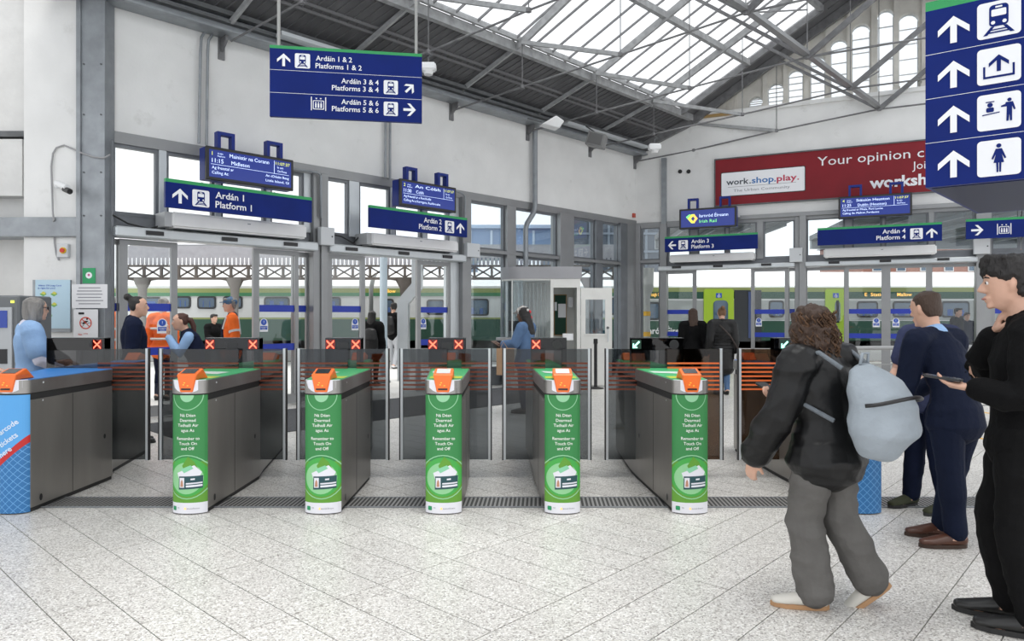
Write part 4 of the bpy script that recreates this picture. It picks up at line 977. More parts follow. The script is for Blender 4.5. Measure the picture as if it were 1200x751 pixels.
        printed('wrap_print', teal, [[(-.062, .19), (.110, .20), (.112, .295), (-.060, .29)]], .0048)
        printed('wrap_print', wrap_w, [[(-.055, .205), (-.018, .206), (-.017, .280), (-.054, .279)], [(-.005, .208), (.108, .214), (.108, .228), (-.005, .223)], [(-.005, .230), (.108, .236), (.108, .246), (-.005, .241)], [(.03, .262), (.06, .264), (.06, .276), (.03, .274)]], .0056)
        printed('wrap_print', skinp, [[(-.049, .212), (-.025, .212), (-.028, .25), (-.036, .268), (-.045, .25)]], .0062)
        m = M(); fn = bend
        for t_, z in (('Ná Déan', .742), ('Dearmad', .704), ('Tadhaill Air', .666), ('agus As', .628), ('Remember to', .566), ('Touch On', .528), ('and Off', .490)):
            text(m, None, t_, .006, z, .0235, {'Tadhaill Air': .152, 'Remember to': .168}.get(t_), 'c', bold=.008, n=.003, fn=fn)
        m.build('lettering', mat('letter_white', (.85, .88, .85), .5), o)
        printed('wrap_print', mat('logo_green', (.02, .30, .12), .5), [rrect(-.115, -.085, .03, .062, .006)], .003)
        m = M(); text(m, None, 'TFI', -.075, .045, .010, n=.003, fn=fn); text(m, None, 'Iarnród Éireann', .0, .042, .010, .09, n=.003, fn=fn); m.build('lettering', paper_g, o)
        printed('wrap_print', led_o, [[(-.02, .046), (-.012, .056), (-.004, .046), (-.012, .036)]], .003)
    elif style == 'blue':
        printed('wrap', mesh_b, [[(-W_, .008), (W_, .008), (W_, .56), (-W_, .30)]], .001)
        printed('wrap', wrap_b, [[(-W_, .34), (W_, .60), (W_, .905), (-W_, .905)]], .001)
        printed('wrap_stripe', wrap_red, [[(-W_, .29), (W_, .54), (W_, .60), (-W_, .34)]], .002)
        m = M()
        for t_, u_, z in (('barcode', .085, .715), ('tickets', .095, .625), ('here', .075, .535)):
            text(m, None, t_, u_-.075, z-.075, .042, None, 'c', bold=.02, n=.003, rot=.62, fn=bend)
        m.build('lettering', mat('letter_pale', (.68, .78, .9), .5), o)
    else:
        printed('wrap', mesh_b, [[(-W_, .008), (W_, .008), (W_, .905), (-W_, .905)]], .001)
    # white U-shaped cap insert and the card reader, at both ends
    for end in (0, 1):
        cc = c if not end else cr_; fy = 1 if not end else -1
        def Q(x, y, z): return V((cc+x*fy, (YF+y) if not end else (2*YM-YF-y), z))
        m = M(); k = 10; us = [-hw*.93+2*hw*.93*i/k for i in range(k+1)]; top = []; bot = []
        for u in us:
            q = u/hw; y = BD-(BD+.006)*math.sqrt(max(0, 1-q*q)); top.append(Q(u, y-.001, 1.02)); bot.append(Q(u, y-.001, 1.018-.098*math.sqrt(max(0, 1-(u/(hw*.93))**2))))
        m.add(top+bot, [(i, i+1, k+2+i, k+1+i) for i in range(k)]); m.build('cap_insert', wrap_w, o, recalc=False)
        m = M(); prof = [(-.014, .928), (-.006, 1.062), (.115, 1.102), (.165, 1.06), (.21, 1.021), (.06, 1.021), (.03, .928)]
        L_ = [(-.050, -.080, -.076, -.076, -.076, -.070, -.045)]
        a = [Q(L_[0][i]*.95, y, z) for i, (y, z) in enumerate(prof)]; b = [Q(-L_[0][i]*.95, y, z) for i, (y, z) in enumerate(prof)]; n_ = len(prof)
        m.add(a+b, [tuple(range(n_))[::-1], tuple(range(n_, 2*n_))]+[(i, (i+1) % n_, (i+1) % n_+n_, i+n_) for i in range(n_)])
        rd = m.build('card_reader', orange, o, bevel=.006)
        m = M(); m.add([Q(-.052, .012, 1.0705), Q(.052, .012, 1.0705), Q(.052, .098, 1.0990), Q(-.052, .098, 1.0990)], [(0, 1, 2, 3)]); m.build('screen', (scr_glare if abs(c) < .7 and not end else scr_d), rd)
        m = M(); m.add([Q(-.036, -.0175, .945), Q(.036, -.0175, .945), Q(.036, -.0165, .958), Q(-.036, -.0165, .958)], [(0, 1, 2, 3)]); m.build('slot', blk, rd)
        m = M()
        for u_, z in ((-.02, .985), (.012, .978), (-.012, 1.0)): m.add([Q(u_-.006, -.0155, z-.003), Q(u_+.006, -.0155, z-.003), Q(u_+.006, -.0150, z+.003), Q(u_-.006, -.0150, z+.003)], [(0, 1, 2, 3)])
        each(m, 'indicator', mat('led_amber', (.9, .5, .05), .4, emit=(.9, .4, .05), es=.4), rd)
    # display head and its smoked panel
    zt, zb = 1.296, 1.02; fd = FY(YM-.05)
    m = M(); m.box(fd, dx0, dx1, 1.185, zt, -.10, -.002); m.box(fd, dx0, dx1, zt, zt+.006, -.105, .004); m.build('display_head', mat('display_black', (.03, .03, .033), .25), o)
    m = M(); m.box(fd, dx0, dx1, zb, zt, .0, .006); m.build('display_glass', glass('display_glass'), o)
    m = M(); m.box(fd, dx0, dx0+.006, zb, zt, -.1, 0); m.box(fd, dx1-.006, dx1, zb, zt, -.1, 0); each(m, 'display_side', galv_d, o)
    m = M(); m.box(fd, (dx0+dx1)/2-.05, (dx0+dx1)/2+.05, 1.19, 1.26, .0065, .0075) if len(lights) == 2 else m.disc(fd, dx1-.09, 1.24, .045, .0075, 18)
    m.build('sensor_window', blk, o)
    for kd, px in lights:
        u = X6(px); s = .034
        m = M(); m.flat(fd, rrect(u-.045, u+.045, 1.195, 1.285, .008), .0075); m.build('lamp_field', led_h if kd == 'x' else mat('led_green_field', (.01, .05, .03), .3), o)
        m = M()
        if kd == 'x':
            for g in (1, -1): m.flat(fd, [(u-s, 1.24-g*s-.008), (u-s, 1.24-g*s+.008), (u+s, 1.24+g*s+.008), (u+s, 1.24+g*s-.008)], .009+.0005*g)
            m.build('cross_light', led_r, o)
        else:
            for q in ([(-s, -s), (s*.3, -s), (s*.3, -s+.012), (-s, -s+.012)], [(-s, -s), (-s+.012, -s), (-s+.012, s*.3), (-s, s*.3)], [(-s+.004, -s+.016), (-s+.016, -s+.004), (s, s-.012), (s-.012, s)]):
                m.flat(fd, [(u+a, 1.24+b) for a, b in q], .009)
            m.build('arrow_light', led_gr, o)
    # glass leaves
    yl = 6.5
    for side, xe, br in ((-1, leafL, bronzeL), (1, leafR, bronzeR)):
        if xe is None: continue
        xa = dx0+.03 if side < 0 else dx1-.03; x0, x1 = min(xa, xe), max(xa, xe)
        if side < 0: x1 = max(x1, c-hw+.06) 
        else: x0 = min(x0, c+hw-.06)
        x1 = min(x1, dx1) if side < 0 else x1; f = FY(yl)
        m = M(); m.box(f, x0, x1, .175, 1.20, -.006, .006); lf = m.build('glass_leaf', bronze if br else smoke, o)
        m = M(); e0, e1 = (x0, x0+.022) if side < 0 else (x1-.022, x1); m.box(f, e0, e1, .17, 1.205, -.014, .014); m.build('edge_post', alu_l, lf)
        m = M(); e2, e3 = (e0-.012, e0) if side < 0 else (e1, e1+.012); m.box(f, e2, e3, .17, 1.205, -.014, .014); m.build('edge_seal', blk, lf)
        m = M()
        for i in range(7):
            z = 1.075-i*.040; m.box(f, x0+.024 if side < 0 else x0, x1 if side < 0 else x1-.024, z-.016, z, .0062, .007)
        each(m, 'stripe', str_o if br else str_d, lf)
    return o
LXs = lambda px: (px-600)/820*6.5
Xf = lambda px: (px-600)/820*5.36
gate('ticket gate with blue nose at the far left, barcode lettering', (Xf(-7)+Xf(36))/2, Xf(36)-Xf(-7), X6(59), X6(126), -4.2, 'blue', [('x', 118)], None, LXs(174))
gate('green-wrapped ticket gate farthest left of the five green ones', (Xf(202.5)+Xf(244))/2, Xf(244)-Xf(202.5), X6(243), X6(306), -2.70, 'green', [('x', 249), ('x', 299)], LXs(187.6), LXs(335))
gate('green-wrapped ticket gate second from the left of the five green ones', (Xf(357.5)+Xf(400.5))/2, Xf(400.5)-Xf(357.5), X6(383), X6(424.5), -1.70, 'green', [('x', 389), ('x', 418.5)], LXs(349), LXs(455))
gate('middle one of the five green-wrapped ticket gates, seen head-on', (Xf(498.5)+Xf(541.5))/2, Xf(541.5)-Xf(498.5), X6(503), X6(545.5), -.70, 'green', [('x', 508), ('x', 538)], LXs(469.5), LXs(575))
gate('green-wrapped ticket gate in front of the white kiosk', (Xf(637.5)+Xf(680)), 0.0, 0, 0, 0, 'green', [], None, None) if False else gate('green-wrapped ticket gate in front of the white kiosk', (Xf(638)+Xf(680))/2, Xf(680)-Xf(638), X6(622), X6(663.5), .29, 'green', [('x', 628)], LXs(590), LXs(691.6))
gate('green-wrapped ticket gate farthest right, with a green arrow light', (Xf(787)+Xf(829.5))/2, Xf(829.5)-Xf(787), X6(739), X6(799.5), 1.30, 'green', [('a', 744.5)], LXs(710), LXs(846), False, True)
gate('blue-nosed ticket gate at the right, half hidden by the woman with backpack', (Xf(990)+Xf(1033))/2, Xf(1033)-Xf(990), X6(905), X6(952), 2.62, 'hatch', [('a', 917)], LXs(865.5), None, True, False)
# ------------------------------------------------------------------ trains, platform canopy and buildings outside
YT = 24.0
tr_w = mat('train_silver', (.62, .64, .64), .35, var=.05, vs=1); tr_wh = mat('train_white', (.80, .82, .83), .35); tr_g = mat('train_green', (.012, .075, .045), .35); tr_l = mat('train_lime', (.36, .55, .03), .4)
tr_ye = mat('train_stripe', (.28, .33, .11), .4); tr_gl = mat('train_glass', (.05, .10, .16), .06, spec=.8); tr_d = mat('train_dark', (.03, .035, .04), .5)
tr_seat = mat('train_seat', (.05, .12, .35), .6)
ft = FY(YT); zt = lambda py, Y=YT: H+(CY-py)/F*Y
def train(x0, x1, label, wins, kind, doors=()):
    o = empty('train_carriage', ((x0+x1)/2, YT+1.4, 0), label, 'train', 'train carriages at the platform')
    b0, b1 = zt(399), zt(330)
    m = M(); prof = [(YT+2.9, -.2), (YT, -.2), (YT-.04, .2), (YT-.04, 2.1), (YT+.05, b1-.15), (YT+.35, b1+.15), (YT+.9, b1+.35), (YT+1.45, b1+.42), (YT+2.0, b1+.35), (YT+2.9, b1)]
    fx = Fr((0, 0, 0), (0, 1, 0), (1, 0, 0)); m.prism(fx, prof, x0, x1); m.build('body', tr_w if kind == 'old' else tr_wh, o, smooth=.5)
    f = FY(YT-.042)
    def band(py0, py1, mt_, n=.01, a=x0, b=x1, nm='livery_band'):
        m = M(); m.box(f, a, b, zt(py1), zt(py0), 0, n); return m.build(nm, mt_, o)
    if kind == 'old':
        band(338, 343, tr_ye); band(343, 347, mat('train_stripe_green', (.05, .22, .10), .4)); band(374, 399, tr_g); band(372, 374, tr_ye)
    else:
        band(337, 342, tr_ye); band(342, 350, tr_g); band(376, 399, tr_g); band(352, 375, mat('train_grey', (.35, .38, .38), .4))
    band(399, 408, tr_d, .0, nm='underframe')
    m = M(); m.box(f, x0, x1, -.35, zt(400), -.3, -.05); m.build('underframe', tr_d, o)
    for a, b, t_, bo in wins:
        xa, xb = PXY(a, YT), PXY(b, YT); m = M(); m.prism(f, rrect(xa, xb, zt(bo), zt(t_), .10), .0, .02); wdw = m.build('window', tr_d, o)
        m = M(); m.prism(f, rrect(xa+.06, xb-.06, zt(bo)+.06, zt(t_)-.06, .07), .02, .024); m.build('pane', tr_gl, wdw)
        m = M(); m.box(f, xa+.2, (xa+xb)/2-.1, zt(bo)+.06, zt(bo)+.28, .025, .027); m.box(f, (xa+xb)/2+.1, xb-.2, zt(bo)+.06, zt(bo)+.26, .025, .027); each(m, 'seat_back', tr_seat, wdw)
    for a, b, op in doors:
        xa, xb = PXY(a, YT), PXY(b, YT); m = M(); m.prism(f, rrect(xa, xb, zt(400), zt(339), .08), .0, .05); d = m.build('door', tr_l, o)
        m = M(); m.prism(f, rrect(xa+.32, xb-.32 if xb-xa > 1.2 else xb-.2, zt(378), zt(352), .14), .05, .06); m.build('pane', tr_gl, d)
        m = M(); m.box(f, (xa+xb)/2-.1, (xa+xb)/2+.1, zt(349), zt(343.5), .05, .056); m.build('wheelchair_mark', notice_b, d)
        m = M(); m.disc(f, (xa+xb)/2, zt(347), .05, .06, 10, r2=.03); m.disc(f, (xa+xb)/2, zt(344.6), .02, .06, 8); m.flat(f, [((xa+xb)/2-.01, zt(346.6)), ((xa+xb)/2+.02, zt(346.6)), ((xa+xb)/2+.01, zt(344.8)), ((xa+xb)/2-.01, zt(344.8))], .06); each(m, 'wheelchair_mark', swhite, d)
        if op:
            m = M(); m.box(f, xb+.03, xb+op, zt(400), zt(340), .0, .03); q = m.build('doorway', tr_d, o)
            m = M(); m.box(f, xb+.5, xb+.62, zt(396), zt(342), .03, .05); m.build('grab_rail', mat('train_blue', (.05, .08, .2), .5), q)
    return o
t1 = train(-19.5, -4.9, 'silver and green railway carriage seen through the left-hand doors', [(-60, -20, 348, 362), (-10, 30, 348, 362), (70, 110, 348, 362), (150, 190, 348, 362), (206, 224.5, 347, 361.5), (232, 254, 347, 362), (262, 285, 347, 362), (310, 340, 348, 362), (370, 400, 348, 362)], 'old')
t2 = train(-4.75, 4.3, 'silver and dark green carriage seen through the middle doors and windows', [(446, 462, 350, 369), (500, 521, 351, 369), (545, 573, 350, 370), (600, 640, 349, 369), (660, 695, 349, 369), (712, 738, 349, 369)], 'old')
t3 = train(4.45, 19.5, 'white and green commuter carriage with open lime doors at the right', [(752, 773, 354, 375), (900, 918, 352, 372), (1003, 1028, 353, 372), (1045, 1080, 353, 372), (1102, 1135, 353, 372)], 'new', [(824, 859, .95), (966, 990, 0), (1170, 1196, .9)])
f = FY(YT-.06)
m = M(); text(m, f, 'Iarnród Éireann', PXY(749, YT), zt(391), .22, 1.75, bold=.02); m.build('lettering', swhite, t3)
m = M(); text(m, f, 'E  Station', PXY(1012, YT), zt(347), .12, .75, n=.02); text(m, f, 'Mallow', PXY(1050, YT), zt(347), .12, .5, n=.02); m.build('destination_text', led_o, t3)
m = M(); text(m, f, 'Corcaigh Cork', PXY(757, YT), zt(347), .12, .6, n=.02); m.build('destination_text', led_o, t3)
m = M(); text(m, f, 'Mallow', PXY(447, YT), zt(343), .12, .5, n=.02); m.build('destination_text', led_o, t2)
# canopy on the island platform: valance boards, lattice girder, columns
YC = 21.0; fc = FY(YC); zc = lambda py: zt(py, YC)
iron = mat('cast_iron_brown', (.10, .085, .075), .6, var=.2, vs=5); boards = mat('valance_boards', (.36, .36, .39), .6, var=.08, vs=6)
can = empty('platform_canopy', (-6, YC, 2.6), 'Victorian platform canopy with white valance boards and lattice girder outside', 'canopy')
xa, xb = PXY(150, YC), PXY(738, YC)
m = M(); m.box(fc, xa, xb, zc(302), zc(288), -.02, .0); m.build('fascia', boards, can)
m = M(); x = xa
while x < xb:
    m.prism(fc, [(x+.01, zc(309)), (x+.055, zc(311.5)), (x+.10, zc(309)), (x+.10, zc(302)), (x+.01, zc(302))], -.02, .0); x += .125
tag(m.build('valance_board', boards, can), kind='stuff')
m = M(); m.box(fc, xa, xb, zc(313), zc(310.5), .04, .10); m.box(fc, xa, xb, zc(328), zc(325), .04, .12); m.build('girder_flange', iron, can)
m = M(); x = xa; dx = .52
while x < xb:
    m.bar(fc.p(x, zc(325), .07), fc.p(x+dx, zc(313), .07), .045); m.bar(fc.p(x+dx, zc(325), .07), fc.p(x, zc(313), .07), .045); m.bar(fc.p(x, zc(325), .07), fc.p(x, zc(313), .07), .07); x += dx
tag(m.build('lattice_bar', iron, can), kind='stuff')
m = M(); m.b(xa, xb, YC+.1, YC+2.4, zc(288), zc(286)); m.build('roof_sheet', mat('canopy_roof', (.35, .36, .38), .6), can)
for i, px in enumerate((168, 276, 474, 690)):
    c = empty('canopy_column', (PXY(px, YC), YC-.05, 0), ('leftmost cast-iron column of the canopy outside', 'cast-iron canopy column behind the man with the cap', 'cast-iron canopy column seen through the middle doors', 'cast-iron canopy column behind the white kiosk')[i], 'column', 'canopy columns')
    m = M(); m.lathe((PXY(px, YC), YC-.05, -.06), [(.16, 0), (.16, .12), (.11, .2), (.10, 1.8), (.13, zc(338)+.06), (.20, zc(333)+.06), (.24, zc(326)+.06)], 14); m.build('shaft', mat('column_grey', (.20, .19, .18), .5) if i < 2 else iron, c, smooth=.6)
    m = M()
    for g in (-1, 1): m.prism(fc, [(PXY(px, YC)+g*.1, zc(340)), (PXY(px, YC)+g*.25, zc(329)), (PXY(px, YC)+g*.75, zc(326)), (PXY(px, YC)+g*.1, zc(326))], .02, .08)
    each(m, 'spandrel', iron, c)
# column with yellow bands seen in the corner window
c = empty('banded_column', PY(757, 445, 20.6).xy.to_3d(), 'pale grey column with two yellow bands seen through the corner window', 'column')
X0 = PXY(757, 20.6)
m = M(); m.lathe((X0, 20.6, -.06), [(.16, 0), (.13, .1), (.12, zt(345, 20.6)), (.22, zt(336, 20.6)), (.24, zt(312, 20.6))], 14); m.build('shaft', mat('column_pale', (.45, .47, .46), .5), c, smooth=.6)
for z in (zt(394, 20.6), zt(370, 20.6)): m = M(); m.lathe((X0, 20.6, z), [(.135, 0), (.135, .13)], 14); m.build('band', mat('yellow_paint', (.75, .42, .03), .6), c)
# pale duct and pole just outside the middle doors
o = empty('pale_duct', PY(473, 440, 16.5), 'pale angled square duct standing outside the middle doors', 'duct')
m = M(); Yq = 16.5; m.bar(V((PXY(473, Yq), Yq, 0)), PY(473, 352, Yq), .32, .25); m.build('lower_leg', alu_l, o)
m = M(); m.bar(PY(473, 354, Yq), PY(490, 334, Yq), .28, .25); m.build('elbow', alu_l, o)
m = M(); m.bar(PY(489, 338, Yq), PY(489, 282, Yq), .16, .25); m.build('upper_leg', alu_l, o)
o = empty('pale_pole', PY(449.5, 440, 16), 'pale blue round pole outside the middle doors', 'pole')
m = M(); m.tube([PY(449.5, 440, 16), PY(449.5, 275, 16)], .085, 12); m.build('shaft', mat('pole_blue', (.55, .66, .74), .4), o, smooth=.6)
m = M(); m.lathe(PY(449.5, 446, 16).xy.to_3d(), [(.16, 0), (.16, .04)], 14); m.build('base', galv, o)
# canopy over the right platform, sidings, footbridge
m = M(); rc = empty('right_canopy', (14, 19, 4), 'dark corrugated canopy roof over the platform outside the right doors', 'canopy')
Yr = 19.5; m = M(); m.zprism([(8.6, 17.2), (22, 11.0), (26, 22.6), (9.6, 22.6)], 3.95, 4.1); m.build('roof_sheet', mat('canopy_under', (.16, .165, .17), .7, var=.3, vs=2), rc)
m = M()
for i in range(14): m.bar((9.6+i*1.05, 16.9-i*.42, 3.9), (9.9+i*1.05, 22.5, 3.9), .06, .1)
tag(m.build('rafter', mat('canopy_rafter', (.4, .42, .44), .5), rc), kind='stuff')
m = M(); m.bar((9.6, 22.5, 3.85), (26, 22.5, 3.85), .12, .35); m.build('edge_beam', mat('canopy_rafter', (0, 0, 0)), rc)
o = empty('footbridge', (0, 31, 0), 'pale blue glazed footbridge beyond the railway tracks', 'bridge')
Yb = 30.0; fbk = FY(Yb); zb_ = lambda py: zt(py, Yb)
m = M(); m.b(PXY(548, Yb), PXY(770, Yb), Yb, Yb+2.5, zb_(300), zb_(268)); m.build('deck_wall', mat('bridge_blue', (.22, .32, .50), .5, var=.1, vs=1), o)
m = M(); m.b(PXY(545, Yb), PXY(775, Yb), Yb-.2, Yb+2.7, zb_(268), zb_(264)); m.build('roof', mat('bridge_roof', (.35, .45, .6), .5), o)
m = M(); x = PXY(550, Yb)
while x < PXY(768, Yb): m.box(fbk, x, x+.10, zb_(298), zb_(270), .0, .05); x += .9
each(m, 'mullion', mat('bridge_mullion', (.50, .60, .72), .5), o)
m = M()
for px in (553, 640, 730): m.b(PXY(px, Yb)-.2, PXY(px, Yb)+.2, Yb+.5, Yb+1.2, -1, zb_(300))
each(m, 'support', mat('bridge_roof', (0, 0, 0)), o)
rc2 = empty('small_canopy', (5.8, 20, 3.9), 'dark canopy roof just outside the platform 3 doors', 'canopy')
m = M(); m.zprism([(4.3, 19.4), (7.2, 18.0), (7.6, 22.6), (4.6, 22.6)], 3.95, 4.1); m.build('roof_sheet', mat('canopy_under', (.16, .165, .17)), rc2)
m = M()
for i in range(4): m.bar((4.7+i*.8, 19.3-i*.38, 3.9), (4.9+i*.8, 22.5, 3.9), .06, .1)
each(m, 'rafter', mat('canopy_rafter', (.4, .42, .44)), rc2)
m = M(); m.bar((4.6, 22.5, 3.85), (7.6, 22.5, 3.85), .12, .35); m.build('edge_beam', mat('canopy_rafter', (0, 0, 0)), rc2)
st = empty('stair_tower', (4, 28.5, 0), 'dark blue-grey stair tower of the footbridge beyond the corner windows', 'tower')
Ys = 28.0; fst = FY(Ys); m = M(); m.b(PXY(664, Ys), PXY(776, Ys), Ys, Ys+1.5, -1, zt(255, Ys)); m.build('wall', mat('tower_dark', (.07, .085, .11), .6, var=.3, vs=1), st)
m = M(); x = PXY(668, Ys)
while x < PXY(770, Ys): m.box(fst, x, x+.09, zt(326, Ys), zt(258, Ys), 0, .05); x += .75
for py in (275, 296): m.box(fst, PXY(665, Ys), PXY(775, Ys), zt(py, Ys), zt(py, Ys)+.08, .05, .09)
each(m, 'rail', mat('tower_rail', (.16, .19, .23), .5), st)
o = empty('brick_building', (24, 44, 0), 'red-brown brick building far beyond the tracks at the right', 'building')
Yg = 44; fg = FY(Yg); zg = lambda py: zt(py, Yg)
m = M(); m.b(PXY(1010, Yg), PXY(1260, Yg), Yg, Yg+6, -1, zg(283)); m.build('wall', mat('far_brick', (.33, .16, .12), .8, var=.15, vs=2), o)
m = M(); m.prism(fg, [(PXY(1005, Yg), zg(283)), (PXY(1265, Yg), zg(283)), (PXY(1240, Yg), zg(262)), (PXY(1030, Yg), zg(262))], -6, .2); m.build('roof', mat('far_slate', (.2, .2, .22), .8), o)
for i in range(8):
    px = 1022+i*28; m = M(); m.box(fg, PXY(px, Yg), PXY(px+11, Yg), zg(318), zg(296), 0, .06); wv = m.build('window', wht, o); m = M(); m.box(fg, PXY(px+1, Yg), PXY(px+10, Yg), zg(317), zg(297), .06, .08); m.build('pane', tr_gl, wv)
o = empty('canopy_far', (14, 27.6, 3), 'long pale canopy roof beyond the right-hand carriage', 'canopy')
m = M(); m.b(PXY(792, 28), PXY(1240, 28), 27.6, 31, zt(333, 27.6), zt(320, 27.6)); m.build('roof_sheet', tr_wh, o)
m = M(); m.b(-16, 4.2, 27.2, 27.5, zt(332, 27.3), zt(327, 27.3)); m.build('gutter', tr_wh, o)
# ------------------------------------------------------------------ kiosk
kw = mat('kiosk_white', (.74, .74, .71), .45, var=.04, vs=3); kg = mat('kiosk_grey', (.36, .36, .38), .5, var=.06, vs=2)
YK = 15.0; K = lambda px, Y=YK: PXY(px, Y); zk = lambda py, Y=YK: zt(py, Y)
kx0, kx1 = K(588), K(680); kb = 16.15
kio = empty('kiosk', ((kx0+kx1)/2, 15.5, 0), 'white staff kiosk with a grey roof fascia and rounded glass front', 'kiosk')
def rim(r0): 
    pts = []
    for i in range(9):
        a = math.pi+math.pi/2*i/8; pts.append((kx0+.45+(.45+r0)*math.cos(a), YK+.45+(.45+r0)*math.sin(a)))
    return pts
arcp = rim(.0)
m = M(); m.zprism(rim(.03)+[(kx1+.03, YK-.03), (kx1+.03, kb), (kx0+.12, YK+.62)], zk(326.5), zk(312.5)); m.build('roof', kg, kio, smooth=.5)
m = M(); m.zprism([(x, y) for x, y in rim(.01)]+[(kx1, YK-.01), (kx1, kb-.05), (kx0+.12, YK+.6)], zk(328.5), zk(326.5)); m.build('soffit', kw, kio, smooth=.5)
m = M(); m.zprism(arcp+[(K(599), YK), (K(599), YK+.12), (kx0+.14, YK+.5)], 0, 1.0); m.build('base_panel', kw, kio, smooth=.5)
for a, b in zip(arcp, arcp[1:]):
    m = M(); m.zprism([a, b, (b[0]+.01, b[1]+.012), (a[0]+.01, a[1]+.012)], 1.05, zk(328.5)); m.build('glass_panel', clear2, kio)
m = M(); m.b(K(600), K(645), YK, YK+.02, 1.05, zk(328.5)); m.build('glass_panel', clear2, kio)
m = M(); m.b(K(599), K(645), YK-.02, YK+.08, 0, 1.0); m.build('front_panel', kw, kio)
m = M(); m.b(kx0-.12, K(645), YK-.25, YK+.35, 1.0, 1.05); m.build('counter', mat('counter_grey', (.3, .3, .31), .4), kio)
m = M(); m.b(K(599.5), K(601), YK, YK+.05, 1.05, zk(328.5)); m.b(K(645), K(648.5), YK-.02, YK+.06, 0, zk(328.5)); m.b(K(676), kx1, YK-.02, YK+.06, 0, zk(328.5)); each(m, 'frame_post', kw, kio)
m = M(); m.b(K(645), kx1, YK-.025, YK+.05, zk(337), zk(327)); m.build('door_head', kw, kio)
m = M(); m.b(kx1-.04, kx1, YK, kb-.02, 0, zk(328.5)); m.build('side_wall', kw, kio)
m = M(); m.add([V((K(604), 15.62, .02)), V((kx1, kb-.05, .02)), V((kx1, kb-.05, zk(328.5))), V((K(604), 15.62, zk(328.5)))], [(0, 1, 2, 3)]); m.build('back_wall', kw, kio)
fn_ = FY(15.9); m = M(); m.box(fn_, K(649, 15.9), K(664, 15.9), zt(393, 15.9), zt(345, 15.9), 0, .02); nbd = m.build('notice_board', mat('cork_frame', (.35, .2, .08), .6), kio)
m = M(); m.box(fn_, K(650, 15.9), K(663, 15.9), zt(392, 15.9), zt(346, 15.9), .02, .03); m.build('baize', mat('baize_green', (.01, .05, .03), .8), nbd)
m = M(); m.box(fn_, K(654, 15.9), K(663, 15.9), zt(372, 15.9), zt(356, 15.9), .03, .034); m.box(fn_, K(649.5, 15.9), K(652.5, 15.9), zt(364, 15.9), zt(354, 15.9), .03, .034); each(m, 'pinned_paper', paper, nbd)
m = M(); m.box(fn_, K(666, 15.9), K(671.5, 15.9), zt(360, 15.9), zt(348, 15.9), 0, .01); m.build('paper_note', paper, kio)
m = M(); m.box(FY(YK-.05), K(659), K(671), 1.0, 1.14, 0, .08); m.build('letter_tray', wht, kio)
m = M(); m.b(K(596), K(609), YK+.02, YK+.06, zk(388), zk(376)); m.b(K(602), K(603.5), YK+.03, YK+.05, 1.05, zk(387)); m.build('monitor', blk, kio)
# curtain inside
m = M()
for i in range(9): m.tube([(K(603)+i*.085, 15.5, 1.05), (K(603)+i*.085, 15.5, zk(330))], .03, 6)
each(m, 'curtain_fold', mat('curtain', (.45, .44, .42), .8), kio)
# open door leaf of the kiosk
dx0, dx1 = K(680.5), K(717); f = FY(YK-.03); z1 = zk(337.5); z0 = zk(451)
od = empty('kiosk_door', (dx0, YK, 0), 'white half-glazed door standing open beside the kiosk', 'door')
wx0, wx1, wz0, wz1 = K(686), K(709), zk(391), zk(351)
m = M(); m.box(f, dx0, wx0, z0, z1, -.05, 0); m.box(f, wx1, dx1, z0, z1, -.05, 0); m.box(f, wx0, wx1, z0, wz0, -.05, 0); m.box(f, wx0, wx1, wz1, z1, -.05, 0)
bmesh.ops.remove_doubles(m.bm, verts=m.bm.verts, dist=1e-4); m.build('panel', kw, od)
m = M(); m.box(f, wx0, wx1, wz0, wz1, -.03, -.02); m.build('pane', clear2, od)
m = M(); m.box(f, wx0-.02, wx0+.02, wz0, wz1, 0, .015); m.box(f, wx1-.02, wx1+.02, wz0, wz1, 0, .015); m.box(f, wx0-.02, wx1+.02, wz0-.02, wz0+.02, 0, .015); m.box(f, wx0-.02, wx1+.02, wz1-.02, wz1+.02, 0, .015); bmesh.ops.remove_doubles(m.bm, verts=m.bm.verts, dist=.05); m.bm.clear()
m.prism(f, [(wx0-.03, wz0-.03), (wx1+.03, wz0-.03), (wx1+.03, wz0), (wx0-.03, wz0)], 0, .015); m.build('bead', kw, od)
m = M(); m.tube([f.p(K(712), zk(400), 0), f.p(K(712), zk(400), .06), f.p(K(712), zk(386), .06), f.p(K(712), zk(386), 0)], .012, 6); m.build('handle', alu_l, od)
m = M(); m.disc(f, K(712), zk(384), .03, .004, 10); m.build('lock', galv_d, od)
# black barrier post beside the kiosk
X0 = K(698, 14.6); o = empty('barrier_post', (X0-.0, 14.6, 0), 'black barrier post standing in front of the open kiosk door', 'post')
m = M(); m.lathe((X0-.0, 14.6, 0), [(.17, 0), (.17, .015), (.05, .04), (.03, .05)], 20); m.build('base', rubber, o)
m = M(); m.tube([(X0, 14.6, .04), (X0, 14.6, .95)], .035, 12); m.build('shaft', blk, o)
m = M(); m.lathe((X0, 14.6, .93), [(.04, 0), (.045, .02), (.045, .10), (.03, .11)], 14); m.build('belt_head', rubber, o)
# railing at the right
rl = empty('handrail', P(1060, 480, 0), 'stainless steel handrail barrier behind the men at the right', 'railing')
A, B2 = PY(1000, 408, 9.4), PY(1165, 397, 9.9); rs = alu
B2.z = A.z
m = M(); m.tube([A, B2], .03, 12); m.build('top_rail', rs, rl, smooth=.6)
for q in (.02, .28, .54, .8, .98):
    p = A.lerp(B2, q); m = M(); m.tube([p, V((p.x, p.y, 0))], .024, 10); m.build('post', rs, rl, smooth=.6)
m = M()
for zz in (.25, .45, .65, .85): m.tube([A-V((0, 0, A.z-zz)), B2-V((0, 0, B2.z-zz))], .009, 6)
each(m, 'mid_rail', rs, rl)
